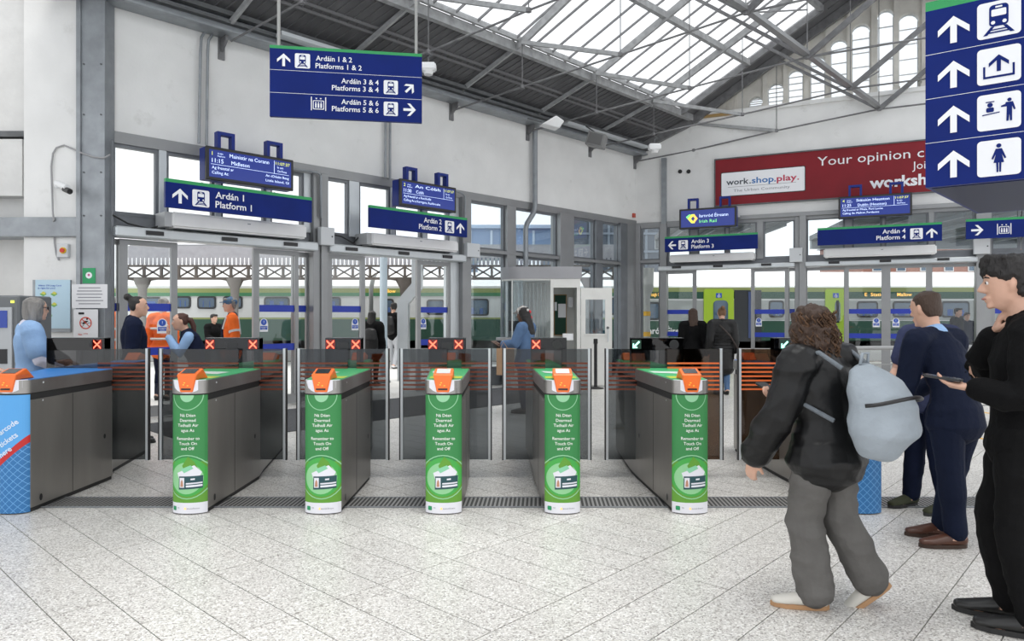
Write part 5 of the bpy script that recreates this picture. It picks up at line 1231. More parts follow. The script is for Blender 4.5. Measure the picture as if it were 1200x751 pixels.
# ticket machine at the far left edge
o = empty('ticket_machine', (PXY(5, 8.4), 8.6, 0), 'grey ticket vending machine cut by the left edge of the view', 'ticket machine')
f = FY(8.2); xr = PXY(22, 8.2); xl = xr-1.0
m = M(); m.b(xl, xr, 8.2, 8.8, 0, zt(346, 8.2)); m.build('cabinet', mat('machine_grey', (.13, .14, .15), .45), o, bevel=.02)
m = M(); m.box(f, xl+.06, xr-.07, .5, zt(360, 8.2), 0, .02); m.build('front_panel', mat('machine_panel', (.40, .42, .44), .4), o)
m = M(); m.box(f, xl+.3, xr-.12, zt(384, 8.2), zt(364, 8.2), .02, .03); m.build('screen', mat('machine_screen', (.01, .03, .18), .2, emit=(.01, .03, .2), es=.6), o)
m = M(); m.box(f, xl+.3, xr-.12, .95, 1.12, .02, .028); m.build('slot_panel', blk, o)
m = M(); m.box(f, xr-.09, xr-.05, zt(355, 8.2), zt(352, 8.2), .0, .01); m.build('indicator', led_y, o)
# ------------------------------------------------------------------ people
def loft(bm, pts, rad, side=(1, 0, 0), n=14, cap=True):
    """closed elliptical tube; rad = (across side, other) or a number"""
    pts = [V(p) for p in pts]; rad = [r if isinstance(r, tuple) else (r, r) for r in rad]; rings = []
    P2, R2 = [], []
    if cap:
        t = (pts[1]-pts[0]).normalized(); r = min(rad[0])
        for f_, g in ((.95, .30), (.6, .78)): P2.append(pts[0]-t*r*f_*.8); R2.append((rad[0][0]*g, rad[0][1]*g))
    P2 += pts; R2 += rad
    if cap:
        t = (pts[-1]-pts[-2]).normalized(); r = min(rad[-1])
        for f_, g in ((.6, .78), (.95, .30)): P2.append(pts[-1]+t*r*f_*.8); R2.append((rad[-1][0]*g, rad[-1][1]*g))
    for i, p in enumerate(P2):
        t = (P2[min(i+1, len(P2)-1)]-P2[max(i-1, 0)])
        t = t.normalized() if t.length > 1e-7 else V((0, 0, 1))
        u = V(side)-t*V(side).dot(t)
        u = u.normalized() if u.length > 1e-3 else t.orthogonal().normalized()
        v = t.cross(u)
        rings.append([bm.verts.new(p+u*math.cos(2*math.pi*k/n)*R2[i][0]+v*math.sin(2*math.pi*k/n)*R2[i][1]) for k in range(n)])
    for a, b in zip(rings, rings[1:]):
        for k in range(n): bm.faces.new((a[k], a[(k+1) % n], b[(k+1) % n], b[k]))
    bm.faces.new(rings[0][::-1]); bm.faces.new(rings[-1])
def fused(bm, name, mt_, parent, voxel, smooth=3, noise_amp=0, noise_f=14, post=None, fold=None):
    """one continuous surface out of the overlapping lofts"""
    bmesh.ops.recalc_face_normals(bm, faces=bm.faces)
    me = bpy.data.meshes.new(name); bm.to_mesh(me); bm.free()
    o = bpy.data.objects.new(name, me); COL.objects.link(o)
    r = o.modifiers.new('r', 'REMESH'); r.mode = 'VOXEL'; r.voxel_size = voxel
    if smooth: s = o.modifiers.new('s', 'SMOOTH'); s.factor = .5; s.iterations = smooth
    dg = bpy.context.evaluated_depsgraph_get(); ev = o.evaluated_get(dg); m2 = bpy.data.meshes.new_from_object(ev)
    bpy.data.objects.remove(o); bpy.data.meshes.remove(me)
    if noise_amp or fold:
        ns = [v.normal.copy() for v in m2.vertices]
        for v, nn in zip(m2.vertices, ns):
            d = 0
            if noise_amp: d += noise.noise(v.co*noise_f)*noise_amp+noise.noise(v.co*noise_f*2.3)*noise_amp*.5
            if fold:
                q = noise.noise(V((v.co.x*5, v.co.y*5, v.co.z*fold[1]))+V((3, 1, 0))); d += (1-abs(q)*3)*fold[0]*.5
            v.co = v.co+nn*d
    if post:
        for v in m2.vertices: v.co = post(v.co)
    n = len(m2.vertices)
    if n:
        mn = V([min(v.co[i] for v in m2.vertices) for i in range(3)]); mx = V([max(v.co[i] for v in m2.vertices) for i in range(3)])
        c = V(((mn.x+mx.x)/2, (mn.y+mx.y)/2, mn.z))
    else: c = V((0, 0, 0))
    for v in m2.vertices: v.co = v.co-c
    m2.materials.clear(); m2.materials.append(mt_); m2.shade_smooth(); m2.name = name
    o = bpy.data.objects.new(name, m2); COL.objects.link(o); o.location = c
    if parent: o.parent = parent; o.location = c-wloc(parent)
    return o
skin_l = mat('skin_light', (.62, .37, .27), .5, var=.06, vs=20); skin_d = mat('skin_dark', (.12, .055, .03), .5)
hair_br = mat('hair_brown', (.045, .022, .012), .55, bump=.6, bs=120, stretch=(1, 1, .25)); hair_bk = mat('hair_black', (.010, .008, .008), .5, bump=.5, bs=120, stretch=(1, 1, .25))
hair_gr = mat('hair_grey', (.22, .21, .20), .6, bump=.6, bs=120, stretch=(1, 1, .2), var=.3, vs=30); hair_lb = mat('hair_light_brown', (.16, .08, .035), .55, bump=.6, bs=90)
hair_red = mat('hair_auburn', (.06, .018, .012), .5, bump=.6, bs=120, stretch=(1, 1, .25))
eye_w = mat('eye_white', (.7, .68, .66), .2); eye_d = mat('eye_iris', (.02, .012, .01), .15); lip_m = mat('lip', (.42, .16, .13), .5)
def cloth(n, c, r=.8, **k): return mat(n, c, r, var=k.pop('var', .15), vs=k.pop('vs', 9), spec=k.pop('spec', .12), bump=.25, bs=k.pop('bs', 40), **k)
def person(label, X_, Y_, th, h=1.7, pose=None, top=None, bottom=None, hair=('short', None), skin=None, shoes=None, vox=.013, headyaw=0, headpitch=0, loose=.010, leg=(.0, .0, .0),
           sleeve='long', hem=.50, fingers=None, collar=None, group=None, skirt=None, build=1.0, z0=0, fold=(.006, 9), sole=None, hips=1.0):
    fw = V((math.cos(th), math.sin(th), 0)); rt = V((math.sin(th), -math.cos(th), 0)); O = V((X_, Y_, z0))
    J = dict(ankL=(-.055, -.01, .045), ankR=(.055, -.01, .045), kneL=(-.055, .012, .28), kneR=(.055, .012, .28), hipL=(-.052, 0, .51), hipR=(.052, 0, .51), pel=(0, 0, .53), wai=(0, .004, .61),
             che=(0, 0, .72), nek=(0, -.01, .825), hed=(0, .012, .93), shL=(-.112, -.006, .80), shR=(.112, -.006, .80), elL=(-.135, -.02, .63), elR=(.135, -.02, .63), wrL=(-.14, .03, .49), wrR=(.14, .03, .49),
             hdL=(0, .15, -1), hdR=(0, .15, -1), pnL=(1, 0, 0), pnR=(-1, 0, 0), toL=(0, 1, 0), toR=(0, 1, 0))
    J.update(pose or {})
    def T(p): return O+(rt*p[0]+fw*p[1]+V((0, 0, p[2])))*h
    def D(p): return (rt*p[0]+fw*p[1]+V((0, 0, p[2]))).normalized()
    j = {k: T(v) for k, v in J.items() if k[:2] not in ('hd', 'pn', 'to')}
    o = empty('person', (j['pel'].x, j['pel'].y, z0), label, 'person', group)
    sk = skin or skin_l; B = build
    sx = (j['shR']-j['shL']).normalized(); hx = (j['hipR']-j['hipL']).normalized(); up_t = (j['nek']-j['wai']).normalized()
    # torso rings
    def torso(bm, g, lo=.0, top_cut=0):
        pts = [j['pel']-V((0, 0, .05*h)), j['pel'], j['pel'].lerp(j['wai'], .6), j['wai'], j['wai'].lerp(j['che'], .55), j['che'], j['che'].lerp(j['nek'], .5), j['nek']-up_t*.02*h]
        rr = [(.086*hips, .060), (.094*hips, .066), (.084, .060), (.076, .056), (.084, .060), (.092, .064), (.088, .056), (.052, .042)]
        rr = [((a*h*B+g), (b*h*B+g)) for a, b in rr]
        if top_cut: pts, rr = pts[top_cut:], rr[top_cut:]
        loft(bm, pts, rr, sx, 18)
    def limb(bm, a, b, c, ra, rb, rc, g=0, side=sx, end=None):
        q = [a, a.lerp(b, .5), b, b.lerp(c, .35), b.lerp(c, .7), c]; r_ = [ra, (ra+rb)/2, rb, rb*1.02, (rb+rc)/2*.98, rc]
        if end is not None:
            k = end; q2, r2 = [], []
            for i in range(len(q)):
                if i/(len(q)-1) <= k: q2.append(q[i]); r2.append(r_[i])
            q, r_ = q2, r2
        loft(bm, q, [x*h+g for x in r_], side, 12)
    hed = j['hed']; hy = headyaw; hf = fw*math.cos(hy)+rt*math.sin(hy)      # head faces: positive yaw = to own right
    hr = V((hf.y, -hf.x, 0)); hu = V((0, 0, 1)); cp, sp = math.cos(headpitch), math.sin(headpitch)
    hf, hu = hf*cp+hu*sp, hu*cp-hf*sp
    HS = .13*h
    def Hd(x, y, z): return hed+(hr*x+hf*y+hu*z)*HS
    bm = bmesh.new()
    torso(bm, 0)
    for s in 'LR':
        loft(bm, [j['sh'+s].lerp(j['nek'], .75), j['sh'+s].lerp(j['nek'], .3), j['sh'+s]], [.030*h, .032*h, .034*h], sx)
        limb(bm, j['sh'+s], j['el'+s], j['wr'+s], .031, .024, .016)
        limb(bm, j['hip'+s], j['kne'+s], j['ank'+s], .052, .034, .022, side=hx)
        td = D(J['to'+s]); a = j['ank'+s]; loft(bm, [a-td*.02*h, a+td*.05*h-V((0, 0, .02*h)), a+td*.09*h-V((0, 0, .028*h))], [(.024*h, .022*h), (.026*h, .016*h), (.024*h, .012*h)], td.cross(V((0, 0, 1))))
    # hands
    for s in 'LR':
        w_ = j['wr'+s]; d = D(J['hd'+s]); pn = D(J['pn'+s]); pn = (pn-d*pn.dot(d)).normalized(); sd_ = d.cross(pn)     # palm normal; side
        if s == 'L': th_s = -1
        else: th_s = 1
        thumb = sd_*th_s*-1
        pl_ = .052*h
        loft(bm, [w_-d*.01*h, w_+d*.25*pl_, w_+d*.6*pl_, w_+d*pl_], [(.013*h, .013*h), (.019*h, .011*h), (.023*h, .010*h), (.022*h, .009*h)], sd_, 10)
        cu = (fingers or {}).get(s, .45)
        for i, (off, ln) in enumerate(((-.0175, .040), (-.006, .046), (.006, .043), (.0175, .034))):
            base = w_+d*pl_*.95+sd_*off*h; ln *= h; r = .0058*h if vox < .01 else .0066*h
            a1, a2, a3 = cu*.5, cu*1.3, cu*2.0
            dr = lambda a: d*math.cos(a)+pn*math.sin(a)
            p1 = base+dr(a1)*ln*.42; p2 = p1+dr(a2)*ln*.33; p3 = p2+dr(a3)*ln*.25
            loft(bm, [base-d*.01, p1, p2, p3], [r*1.08, r, r*.92, r*.8], sd_, 8)
        tb = w_+d*pl_*.3+thumb*.016*h; t1_ = (thumb*.75+d*.75+pn*.35).normalized(); t2 = (d*.9+pn*.55+thumb*.15).normalized()
        loft(bm, [tb, tb+t1_*.022*h, tb+t1_*.022*h+t2*.022*h], [.0085*h, .0078*h, .006*h], pn, 8)
    # head and neck
    loft(bm, [j['nek']-up_t*.01*h, j['nek'].lerp(hed, .35), hed-hu*.12*HS-hf*.08*HS], [.036*h, .031*h, .031*h], sx)
    prof = [(-.50, .12, .13, .20), (-.43, .20, .22, .15), (-.30, .275, .33, .07), (-.12, .315, .40, .02), (.05, .335, .43, 0), (.20, .345, .44, -.02), (.34, .31, .39, -.03), (.45, .21, .27, -.035), (.50, .10, .13, -.035)]
    loft(bm, [Hd(0, cy, z) for z, rx, ry, cy in prof], [(rx*HS, ry*HS) for z, rx, ry, cy in prof], hr, 20, False)
    loft(bm, [Hd(0, .36, .13), Hd(0, .45, .0), Hd(0, .50, -.10)], [.035*HS, .048*HS, .058*HS], hr, 8)
    loft(bm, [Hd(-.05, .44, -.11), Hd(.05, .44, -.11)], [.045*HS, .045*HS], hu, 8)
    loft(bm, [Hd(-.12, .385, -.255), Hd(0, .425, -.25), Hd(.12, .385, -.255)], [.022*HS, .036*HS, .022*HS], hu, 8)
    loft(bm, [Hd(-.10, .375, -.31), Hd(0, .41, -.315), Hd(.10, .375, -.31)], [.022*HS, .034*HS, .022*HS], hu, 8)
    loft(bm, [Hd(-.06, .33, -.43), Hd(.06, .33, -.43)], [.07*HS, .07*HS], hu, 8)
    loft(bm, [Hd(-.22, .345, .13), Hd(-.07, .40, .14)], [.03*HS, .03*HS], hu, 8); loft(bm, [Hd(.22, .345, .13), Hd(.07, .40, .14)], [.03*HS, .03*HS], hu, 8)
    for g in (-1, 1): loft(bm, [Hd(g*.335, -.03, -.13), Hd(g*.37, -.05, .0), Hd(g*.36, -.06, .11)], [(.03*HS, .05*HS), (.035*HS, .075*HS), (.03*HS, .05*HS)], hr, 8)
    fused(bm, 'body', sk, o, vox if vox < .01 else min(vox, .012), 2)
    for g in (-1, 1):
        m = M(); m.bm.free(); m.bm = bmesh.new(); bmesh.ops.create_uvsphere(m.bm, u_segments=10, v_segments=8, radius=.050*HS, matrix=Matrix.Translation(Hd(g*.135, .352, .055))); e = m.build('eye', eye_w, o, smooth=True)
        m = M(); m.bm.free(); m.bm = bmesh.new(); bmesh.ops.create_uvsphere(m.bm, u_segments=8, v_segments=6, radius=.034*HS, matrix=Matrix.Translation(Hd(g*.137, .376, .055))); m.build('iris', eye_d, e, smooth=True)
        m = M(); m.tube([Hd(g*.24, .335, .15), Hd(g*.15, .395, .175), Hd(g*.06, .415, .16)], [.012*HS, .02*HS, .014*HS], 6); m.build('eyebrow', hair[1] or hair_bk, o, smooth=True)
    if vox < .01: m = M(); m.tube([Hd(-.10, .40, -.28), Hd(0, .452, -.278), Hd(.10, .40, -.28)], [.012*HS, .024*HS, .012*HS], 8); m.build('lips', lip_m, o, smooth=True)
    # clothing
    if top:
        tm = top if not isinstance(top, tuple) else top[0]
        bm = bmesh.new(); g = loose
        torso(bm, g)
        for s in 'LR':
            loft(bm, [j['sh'+s].lerp(j['nek'], .85), j['sh'+s].lerp(j['nek'], .35), j['sh'+s]], [.030*h+g*.7, .036*h+g*.8, .038*h+g], sx)
            if sleeve == 'long': limb(bm, j['sh'+s], j['el'+s], j['el'+s].lerp(j['wr'+s], .93), .036, .029, .022, g)
            elif sleeve == 'short': loft(bm, [j['sh'+s], j['sh'+s].lerp(j['el'+s], .72)], [.038*h+g, .034*h+g], sx)
        if hem < .5:   # longer garment
            loft(bm, [j['pel'], V((j['pel'].x, j['pel'].y, z0))+V((0, 0, hem*h))], [(.098*h*hips+g, .070*h+g), (.100*h*hips+g*1.6, .074*h+g*1.6)], hx, 16)
        fused(bm, 'jacket' if loose > .012 else 'top', tm, o, vox, 2, fold=fold)
        if isinstance(top, tuple) and top[1]:
            bm = bmesh.new(); loft(bm, [j['nek']-up_t*.012*h, j['nek']+up_t*.012*h], [.046*h+g*.4, .042*h+g*.3], sx, 14); fused(bm, 'collar', top[1], o, vox, 1)
    if bottom:
        bm = bmesh.new(); lt, lk, la = leg
        loft(bm, [j['hipL'].lerp(j['hipR'], .5)-V((0, 0, .01*h)), j['pel']+V((0, 0, .02*h))], [(.090*h*hips+.006, .064*h+.006), (.090*h*hips+.004, .062*h+.004)], hx, 16)
        for s in 'LR':
            a, b, c = j['hip'+s], j['kne'+s], j['ank'+s]; c2 = b.lerp(c, .97)
            loft(bm, [a+V((0, 0, .01*h)), a.lerp(b, .35), a.lerp(b, .7), b, b.lerp(c2, .35), b.lerp(c2, .7), c2], [x*h for x in (.058+lt*.6, .055+lt, .044+lt, .038+lk, .038+lk, .033+(lk+la)/2, .030+la)], hx, 14)
        fused(bm, 'trousers', bottom, o, vox, 2, fold=fold)
    if shoes:
        for s in 'LR':
            td = D(J['to'+s]); sd_ = td.cross(V((0, 0, 1))).normalized(); un = sd_.cross(td).normalized(); un = un if un.z > 0 else -un
            a = j['ank'+s]-un*.036*h
            bm = bmesh.new()
            loft(bm, [a-td*.026*h+un*.022*h, a+td*.01*h+un*.024*h, a+td*.055*h+un*.019*h, a+td*.10*h+un*.013*h, a+td*.125*h+un*.011*h], [(.021*h, .024*h), (.024*h, .028*h), (.027*h, .021*h), (.027*h, .015*h), (.020*h, .012*h)], sd_, 14)
            loft(bm, [a+un*.02*h, a+un*.05*h], [.023*h, .024*h], sd_, 12)
            sh = fused(bm, 'shoe', shoes, o, min(vox, .008), 2)
            m = M(); k = 12; ring_ = []
            for i in range(k):
                q = 2*math.pi*i/k; ring_.append(a+td*(.048*h+.090*h*math.cos(q))+sd_*.029*h*math.sin(q)*(1.05 if math.cos(q) > 0 else .85))
            m.add([p-un*.008*h for p in ring_]+[p+un*.006*h for p in ring_], [tuple(range(k))[::-1], tuple(range(k, 2*k))]+[(i, (i+1) % k, (i+1) % k+k, i+k) for i in range(k)]); m.build('sole', sole or rubber, sh)
    # hair
    kind, hm = hair
    if kind != 'none' and hm:
        bm = bmesh.new(); HL = lambda rows, n=18: loft(bm, [Hd(0, cy, z) for z, rx, ry, cy in rows], [(rx*HS, ry*HS) for z, rx, ry, cy in rows], hr, n, False)
        amp, fr, it = .02*HS, 22, 1
        if kind in ('short', 'crop'):
            e = .0 if kind == 'crop' else .035
            HL([(-.26, .26, .12, -.26), (-.10, .335, .22, -.24), (.06, .36+e*.5, .31, -.18), (.20, .375+e, .41, -.095), (.36, .345+e, .43, -.05), (.48+e, .24+e, .30, -.04), (.545+e, .10, .14, -.04)])
            if kind == 'short': loft(bm, [Hd(-.25, .25, .40), Hd(-.08, .36, .42), Hd(.12, .37, .41), Hd(.26, .25, .38)], [.09*HS, .12*HS, .12*HS, .09*HS], hu, 10)
            amp, fr, it = (.035*HS if kind == 'short' else .008*HS), 30, 1
        if kind == 'wavy':
            HL([(-.30, .27, .12, -.27), (-.10, .36, .24, -.24), (.10, .385, .33, -.18), (.24, .42, .45, -.06), (.42, .40, .48, -.01), (.56, .30, .38, .0), (.63, .14, .2, .0)])
            for q in range(22):
                a = random.uniform(-1, 1); loft(bm, [Hd(a*.34, .34-.3*abs(a)**2+random.uniform(-.05, .08), .50+random.uniform(-.05, .1)), Hd(a*.36+.04, .42-.3*abs(a)**2, .40), Hd(a*.34+random.uniform(-.06, .06), .43-.34*abs(a)**2, .26+random.uniform(-.06, .05))], [.08*HS, .07*HS, .03*HS], hu, 8)
            amp, fr = .05*HS, 35
        if kind == 'bob':
            HL([(-.55, .40, .30, -.17), (-.40, .44, .36, -.14), (-.1, .45, .40, -.12), (.12, .43, .41, -.10), (.3, .41, .45, -.06), (.45, .30, .36, -.05), (.55, .14, .18, -.04)])
        if kind in ('bun', 'pony'):
            HL([(-.22, .27, .12, -.26), (-.05, .345, .28, -.20), (.12, .365, .37, -.12), (.3, .35, .43, -.06), (.44, .25, .32, -.05), (.54, .10, .14, -.05)])
            if kind == 'bun': loft(bm, [Hd(0, -.36, .42), Hd(0, -.52, .52)], [.16*HS, .19*HS], hr, 12)
            else: loft(bm, [Hd(0, -.34, .15), Hd(0, -.58, .05), Hd(0, -.70, -.35), Hd(0, -.68, -.9), Hd(0, -.62, -1.3)], [.12*HS, .17*HS, .16*HS, .13*HS, .05*HS], hr, 12)
            amp = .012*HS
        if kind in ('long', 'curly'):
            w = 1.0 if kind == 'long' else 1.35
            HL([(-1.75 if kind == 'curly' else -1.6, .30*w, .17*w, -.44), (-1.45, .44*w, .22*w, -.42), (-.95, .46*w, .27*w, -.38), (-.5, .45*w, .33*w, -.28), (-.15, .43*w, .37*w, -.17), (.12, .42*w**.5, .41*w**.4, -.11), (.3, .42, .46, -.07), (.46, .31, .37, -.06), (.57, .14, .18, -.05)])
            amp, fr, it = (.03*HS, 16, 1) if kind == 'long' else (.10*HS, 26, 1)
        ho = fused(bm, 'hair', hm, o, min(vox, .010), 1, noise_amp=amp, noise_f=fr)
        if kind == 'curly':
            m = M()
            for q in range(420):
                a = random.uniform(0, 2*math.pi); z = random.uniform(-1.55, .42); w2 = random.uniform(.52, .66) if z < 0 else .50
                bx, by = math.cos(a)*w2, math.sin(a)*w2*.75-.25
                if by > .12 and z > -.6: continue
                pts = []; ph = random.uniform(0, 6)
                for i in range(9): pts.append(Hd(bx*(1-.02*i)+.045*math.cos(ph+i*1.5), by+.045*math.sin(ph+i*1.5), z-.055*i))
                m.tube(pts, [.012*HS]+[.021*HS]*7+[.008*HS], 4)
            tag(m.build('hair_curl', mat('hair_curl_brown', (.085, .045, .024), .6, var=.5, vs=25, spec=.3), ho, smooth=True), kind='stuff')
    return o, j, Hd, T, D, HS
navy_c = cloth('navy_cloth', (.007, .011, .030)); suit_m = cloth('navy_suit', (.006, .010, .027), .7, vs=3); black_c = cloth('black_cloth', (.0045, .0045, .005)); black_n = cloth('black_nylon', (.005, .005, .0055), .42, bs=18, spec=.35)
black_d = cloth('black_denim', (.006, .006, .0065)); grey_c = cloth('grey_jersey', (.125, .12, .115), .85, var=.12); blue_s = cloth('pale_blue_shirt', (.27, .42, .66), .75, var=.05); denim = cloth('denim_blue', (.10, .17, .30), .8)
hivis = cloth('hi_vis_orange', (.85, .16, .03), .7, var=.06); reflect = mat('reflective_tape', (.55, .56, .55), .4); lav = cloth('white_sleeve', (.62, .62, .72), .7, var=.04)
brown_l = mat('brown_leather', (.075, .026, .014), .3, var=.2, vs=20); green_s = mat('olive_suede', (.035, .040, .018), .8); black_l = mat('black_leather', (.012, .012, .012), .35); bag_g = cloth('pale_grey_nylon', (.31, .35, .39), .6, var=.08, vs=5)
dusk = cloth('slate_polo', (.05, .06, .12), .8)
R = math.radians
def hat_cap(o, Hd, HS, mt_, mt2=None, back=False):
    bm = bmesh.new(); loft(bm, [Hd(0, -.03, .18), Hd(0, -.04, .34), Hd(0, -.05, .50), Hd(0, -.05, .60)], [(.40*HS, .50*HS), (.40*HS, .49*HS), (.30*HS, .37*HS), (.10*HS, .12*HS)], Hd(1, 0, 0)-Hd(0, 0, 0), 18)
    fused(bm, 'cap', mt_, o, .01, 1)
    if not back:
        m = M(); k = 8; a = [Hd(.33*math.cos(math.pi*i/k), .30+.42*math.sin(math.pi*i/k), .22-.04*math.sin(math.pi*i/k)) for i in range(k+1)]
        m.add([p for p in a]+[p+V((0, 0, .012)) for p in a], [tuple(range(k+1))[::-1], tuple(range(k+1, 2*k+2))]+[(i, i+1, i+k+2, i+k+1) for i in range(k)]); m.build('cap_peak', mt2 or mt_, o)
# --- foreground: woman with curly hair and grey backpack, walking left
wx, wy = PXY(969, 3.62), 3.62
o, j, Hd, T, D, HS = person('woman with curly brown hair in black jacket and grey trousers walking left', wx, wy, R(122), 1.60, vox=.0085,
    pose=dict(ankL=(-.045, .01, .045), kneL=(-.055, .045, .285), toL=(-.7, .7, 0), ankR=(.125, -.075, .08), kneR=(.065, .0, .285), toR=(-.5, .55, -.6), wai=(0, .01, .61), che=(0, .02, .72), nek=(0, .03, .815), hed=(0, .065, .905),
              shL=(-.11, .03, .785), shR=(.11, .01, .785), elL=(-.155, .07, .62), wrL=(-.15, .17, .47), hdL=(.1, .25, -1), elR=(.15, .06, .62), wrR=(.05, .19, .64), hdR=(-.5, .7, .35), pnR=(-.5, 0, .8)),
    top=(black_n, black_c), bottom=grey_c, hair=('curly', hair_br), shoes=mat('cream_trainer', (.62, .60, .55), .6), loose=.042, leg=(.012, .020, .028), fold=(.016, 10), hem=.47, hips=1.0, headyaw=.25, sole=mat('gum_sole', (.42, .24, .12), .6))
p = j['wrR']+D((-.3, .8, .35))*.09; m = M(); f_ = Fr(p, D((.2, .9, .3)), D((0, -.3, 1)), D((1, -.2, 0))); m.prism(f_, rrect(-.03, .11, -.035, .035, .01), .02, .03)
tag(m.build('phone', blk), 'black phone in the right hand of the curly-haired woman', 'phone')
def backpack():
    o = empty('backpack', T((0, -.12, .60)), 'pale grey backpack with black zip on the curly-haired woman', 'backpack')
    bm = bmesh.new(); sd_ = D((1, 0, 0))
    loft(bm, [T((.01, -.175, .55)), T((.01, -.185, .59)), T((.01, -.18, .65)), T((.01, -.155, .715)), T((.01, -.12, .765))], [(.170, .095), (.205, .135), (.200, .135), (.170, .105), (.12, .05)], sd_, 20)
    loft(bm, [T((0, -.235, .585)), T((0, -.24, .63))], [(.12, .05), (.115, .045)], sd_, 14)
    fused(bm, 'bag_body', bag_g, o, .009, 3, fold=(.016, 7))
    m = M(); pts = []
    for i in range(13):
        a = -1.35+2.7*i/12; pts.append(T((.128*math.sin(a), -.185-.092*math.cos(a), .69+.012*math.cos(a*2))))
    m.tube(pts, .010, 6); m.build('zip', blk, o, smooth=True)
    for g in (-1, 1):
        m = M(); q = [T((g*.075, -.10, .78)), T((g*.085, -.03, .825)), T((g*.09, .055, .80)), T((g*.105, .085, .73)), T((g*.115, .05, .68)), T((g*.10, -.09, .62))]
        m.tube(q, .012, 6); m.build('shoulder_strap', cloth('strap_grey', (.16, .18, .20)), o, smooth=True)
    m = M(); m.tube([T((-.02, -.125, .79)), T((-.015, -.13, .825)), T((.015, -.13, .825)), T((.02, -.125, .79))], .008, 6); m.build('handle', bag_g, o, smooth=True)
backpack()
# --- man in navy suit, leaning forward, seen from behind
o, j, Hd, T, D, HS = person('man in navy suit and brown leather shoes leaning forward, back turned', PXY(1120, 4.62), 4.62, R(112), 1.72, vox=.009,
    pose=dict(toL=(-.9, .43, 0), toR=(-.85, .5, 0), ankL=(-.04, -.03, .045), kneL=(-.05, -.015, .28), ankR=(.03, .08, .045), kneR=(.05, .04, .28), wai=(0, .015, .605), che=(0, .055, .71), nek=(0, .085, .80), hed=(0, .125, .90), shL=(-.118, .075, .775), shR=(.115, .08, .775),
              elL=(-.135, .10, .615), wrL=(-.125, .155, .475), hdL=(.1, .35, -1), elR=(.13, .13, .64), wrR=(.06, .215, .56), hdR=(-.2, 1, .15), pnR=(0, 0, 1)),
    top=(suit_m, blue_s), bottom=suit_m, hair=('crop', hair_br), shoes=brown_l, loose=.020, leg=(.006, .008, .008), hem=.455, headpitch=-.15, fold=(.010, 6), sole=mat('brown_sole', (.04, .02, .012), .6))
# --- man behind the suit
o, j, Hd, T, D, HS = person('man in slate polo shirt and olive shoes behind the suited man', PXY(1088, 5.45), 5.45, R(200), 1.70, vox=.009,
    pose=dict(elL=(-.15, .06, .64), wrL=(-.08, .17, .60), hdL=(.3, 1, .1), pnL=(.4, 0, .9), elR=(.15, .02, .63), wrR=(.06, .16, .58), hdR=(-.3, 1, .2), pnR=(0, 0, 1), ankL=(-.075, -.02, .045), ankR=(.075, .02, .045)),
    top=dusk, bottom=navy_c, hair=('crop', hair_bk), shoes=green_s, loose=.012, sleeve='short', leg=(.004, .006, .008), headyaw=.2)
# --- young man at the right edge
o, j, Hd, T, D, HS = person('young man with wavy dark hair, all in black, holding out a phone', PXY(1197, 3.36), 3.36, R(150), 1.78, vox=.0085,
    pose=dict(ankL=(-.05, -.02, .045), kneL=(-.05, .02, .28), ankR=(.06, .02, .045), kneR=(.06, .06, .285), elL=(-.155, .01, .63), wrL=(-.12, .115, .655), hdL=(.05, 1, .12), pnL=(.1, 0, 1),
              elR=(.12, .10, .675), wrR=(.045, .055, .80), hdR=(-.35, -.25, .8), pnR=(-.2, -.9, 0), shR=(.108, .01, .80), hed=(0, .03, .93)),
    top=(black_c, black_c), bottom=black_d, hair=('wavy', hair_bk), shoes=black_l, loose=.016, leg=(.006, .008, .010), hem=.49, fold=(.012, 8), fingers=dict(L=.55, R=.7), headpitch=-.05)
pp = j['wrL']+D((.05, 1, .12))*.13+V((0, 0, .022)); m = M(); f_ = Fr(pp, D((.25, 1, .12)), D((0, -.12, 1)), D((1, -.25, 0))); m.prism(f_, rrect(-.085, .075, -.036, .036, .01), 0, .011)
ph = empty('phone', pp, 'dark phone held out flat by the young man', 'phone'); m.build('case', blk, ph); m = M(); m.prism(f_, rrect(-.080, .07, -.032, .032, .008), .011, .012); m.build('screen', scr_d, ph)
# --- staff and travellers behind the gates
o, j, Hd, T, D, HS = person('older woman with grey bob in pale blue top beside the leftmost gate', PXY(36, 6.95), 6.95, R(42), 1.70, pose=dict(elL=(-.15, .02, .64), wrL=(-.11, .14, .60), hdL=(.2, 1, 0), elR=(.15, .02, .63), wrR=(.10, .15, .57), hdR=(0, 1, -.1), hed=(0, .025, .925)),
    top=(blue_s, lav), bottom=navy_c, hair=('bob', hair_gr), shoes=black_l, loose=.035, sleeve='short', hem=.47, headyaw=-.25, hips=1.1)
bm = bmesh.new()
for s in 'LR': loft(bm, [j['sh'+s].lerp(j['el'+s], .5), j['el'+s], j['el'+s].lerp(j['wr'+s], .9)], [.07, .055, .04], (1, 0, 0))
fused(bm, 'shirt_sleeves', lav, o, .012, 2, fold=(.008, 12)); m = M(); m.tube([T((-.06, -.05, .83)), T((-.10, .03, .80)), T((-.05, .11, .70)), T((.05, .12, .60)), T((.11, .02, .52))], .012, 6); m.build('bag_strap', blk, o)
m = M(); 
for g in (-1, 1): m.tube([Hd(g*.24, .42, .06), Hd(g*.15, .45, .12), Hd(g*.06, .45, .06), Hd(g*.15, .45, -.02), Hd(g*.24, .42, .06)], .02*HS, 6); m.tube([Hd(g*.25, .42, .08), Hd(g*.38, .0, .1)], .018*HS, 6)
m.tube([Hd(-.06, .45, .08), Hd(.06, .45, .08)], .02*HS, 6); tag(m.build('glasses', blk, o), kind='stuff')
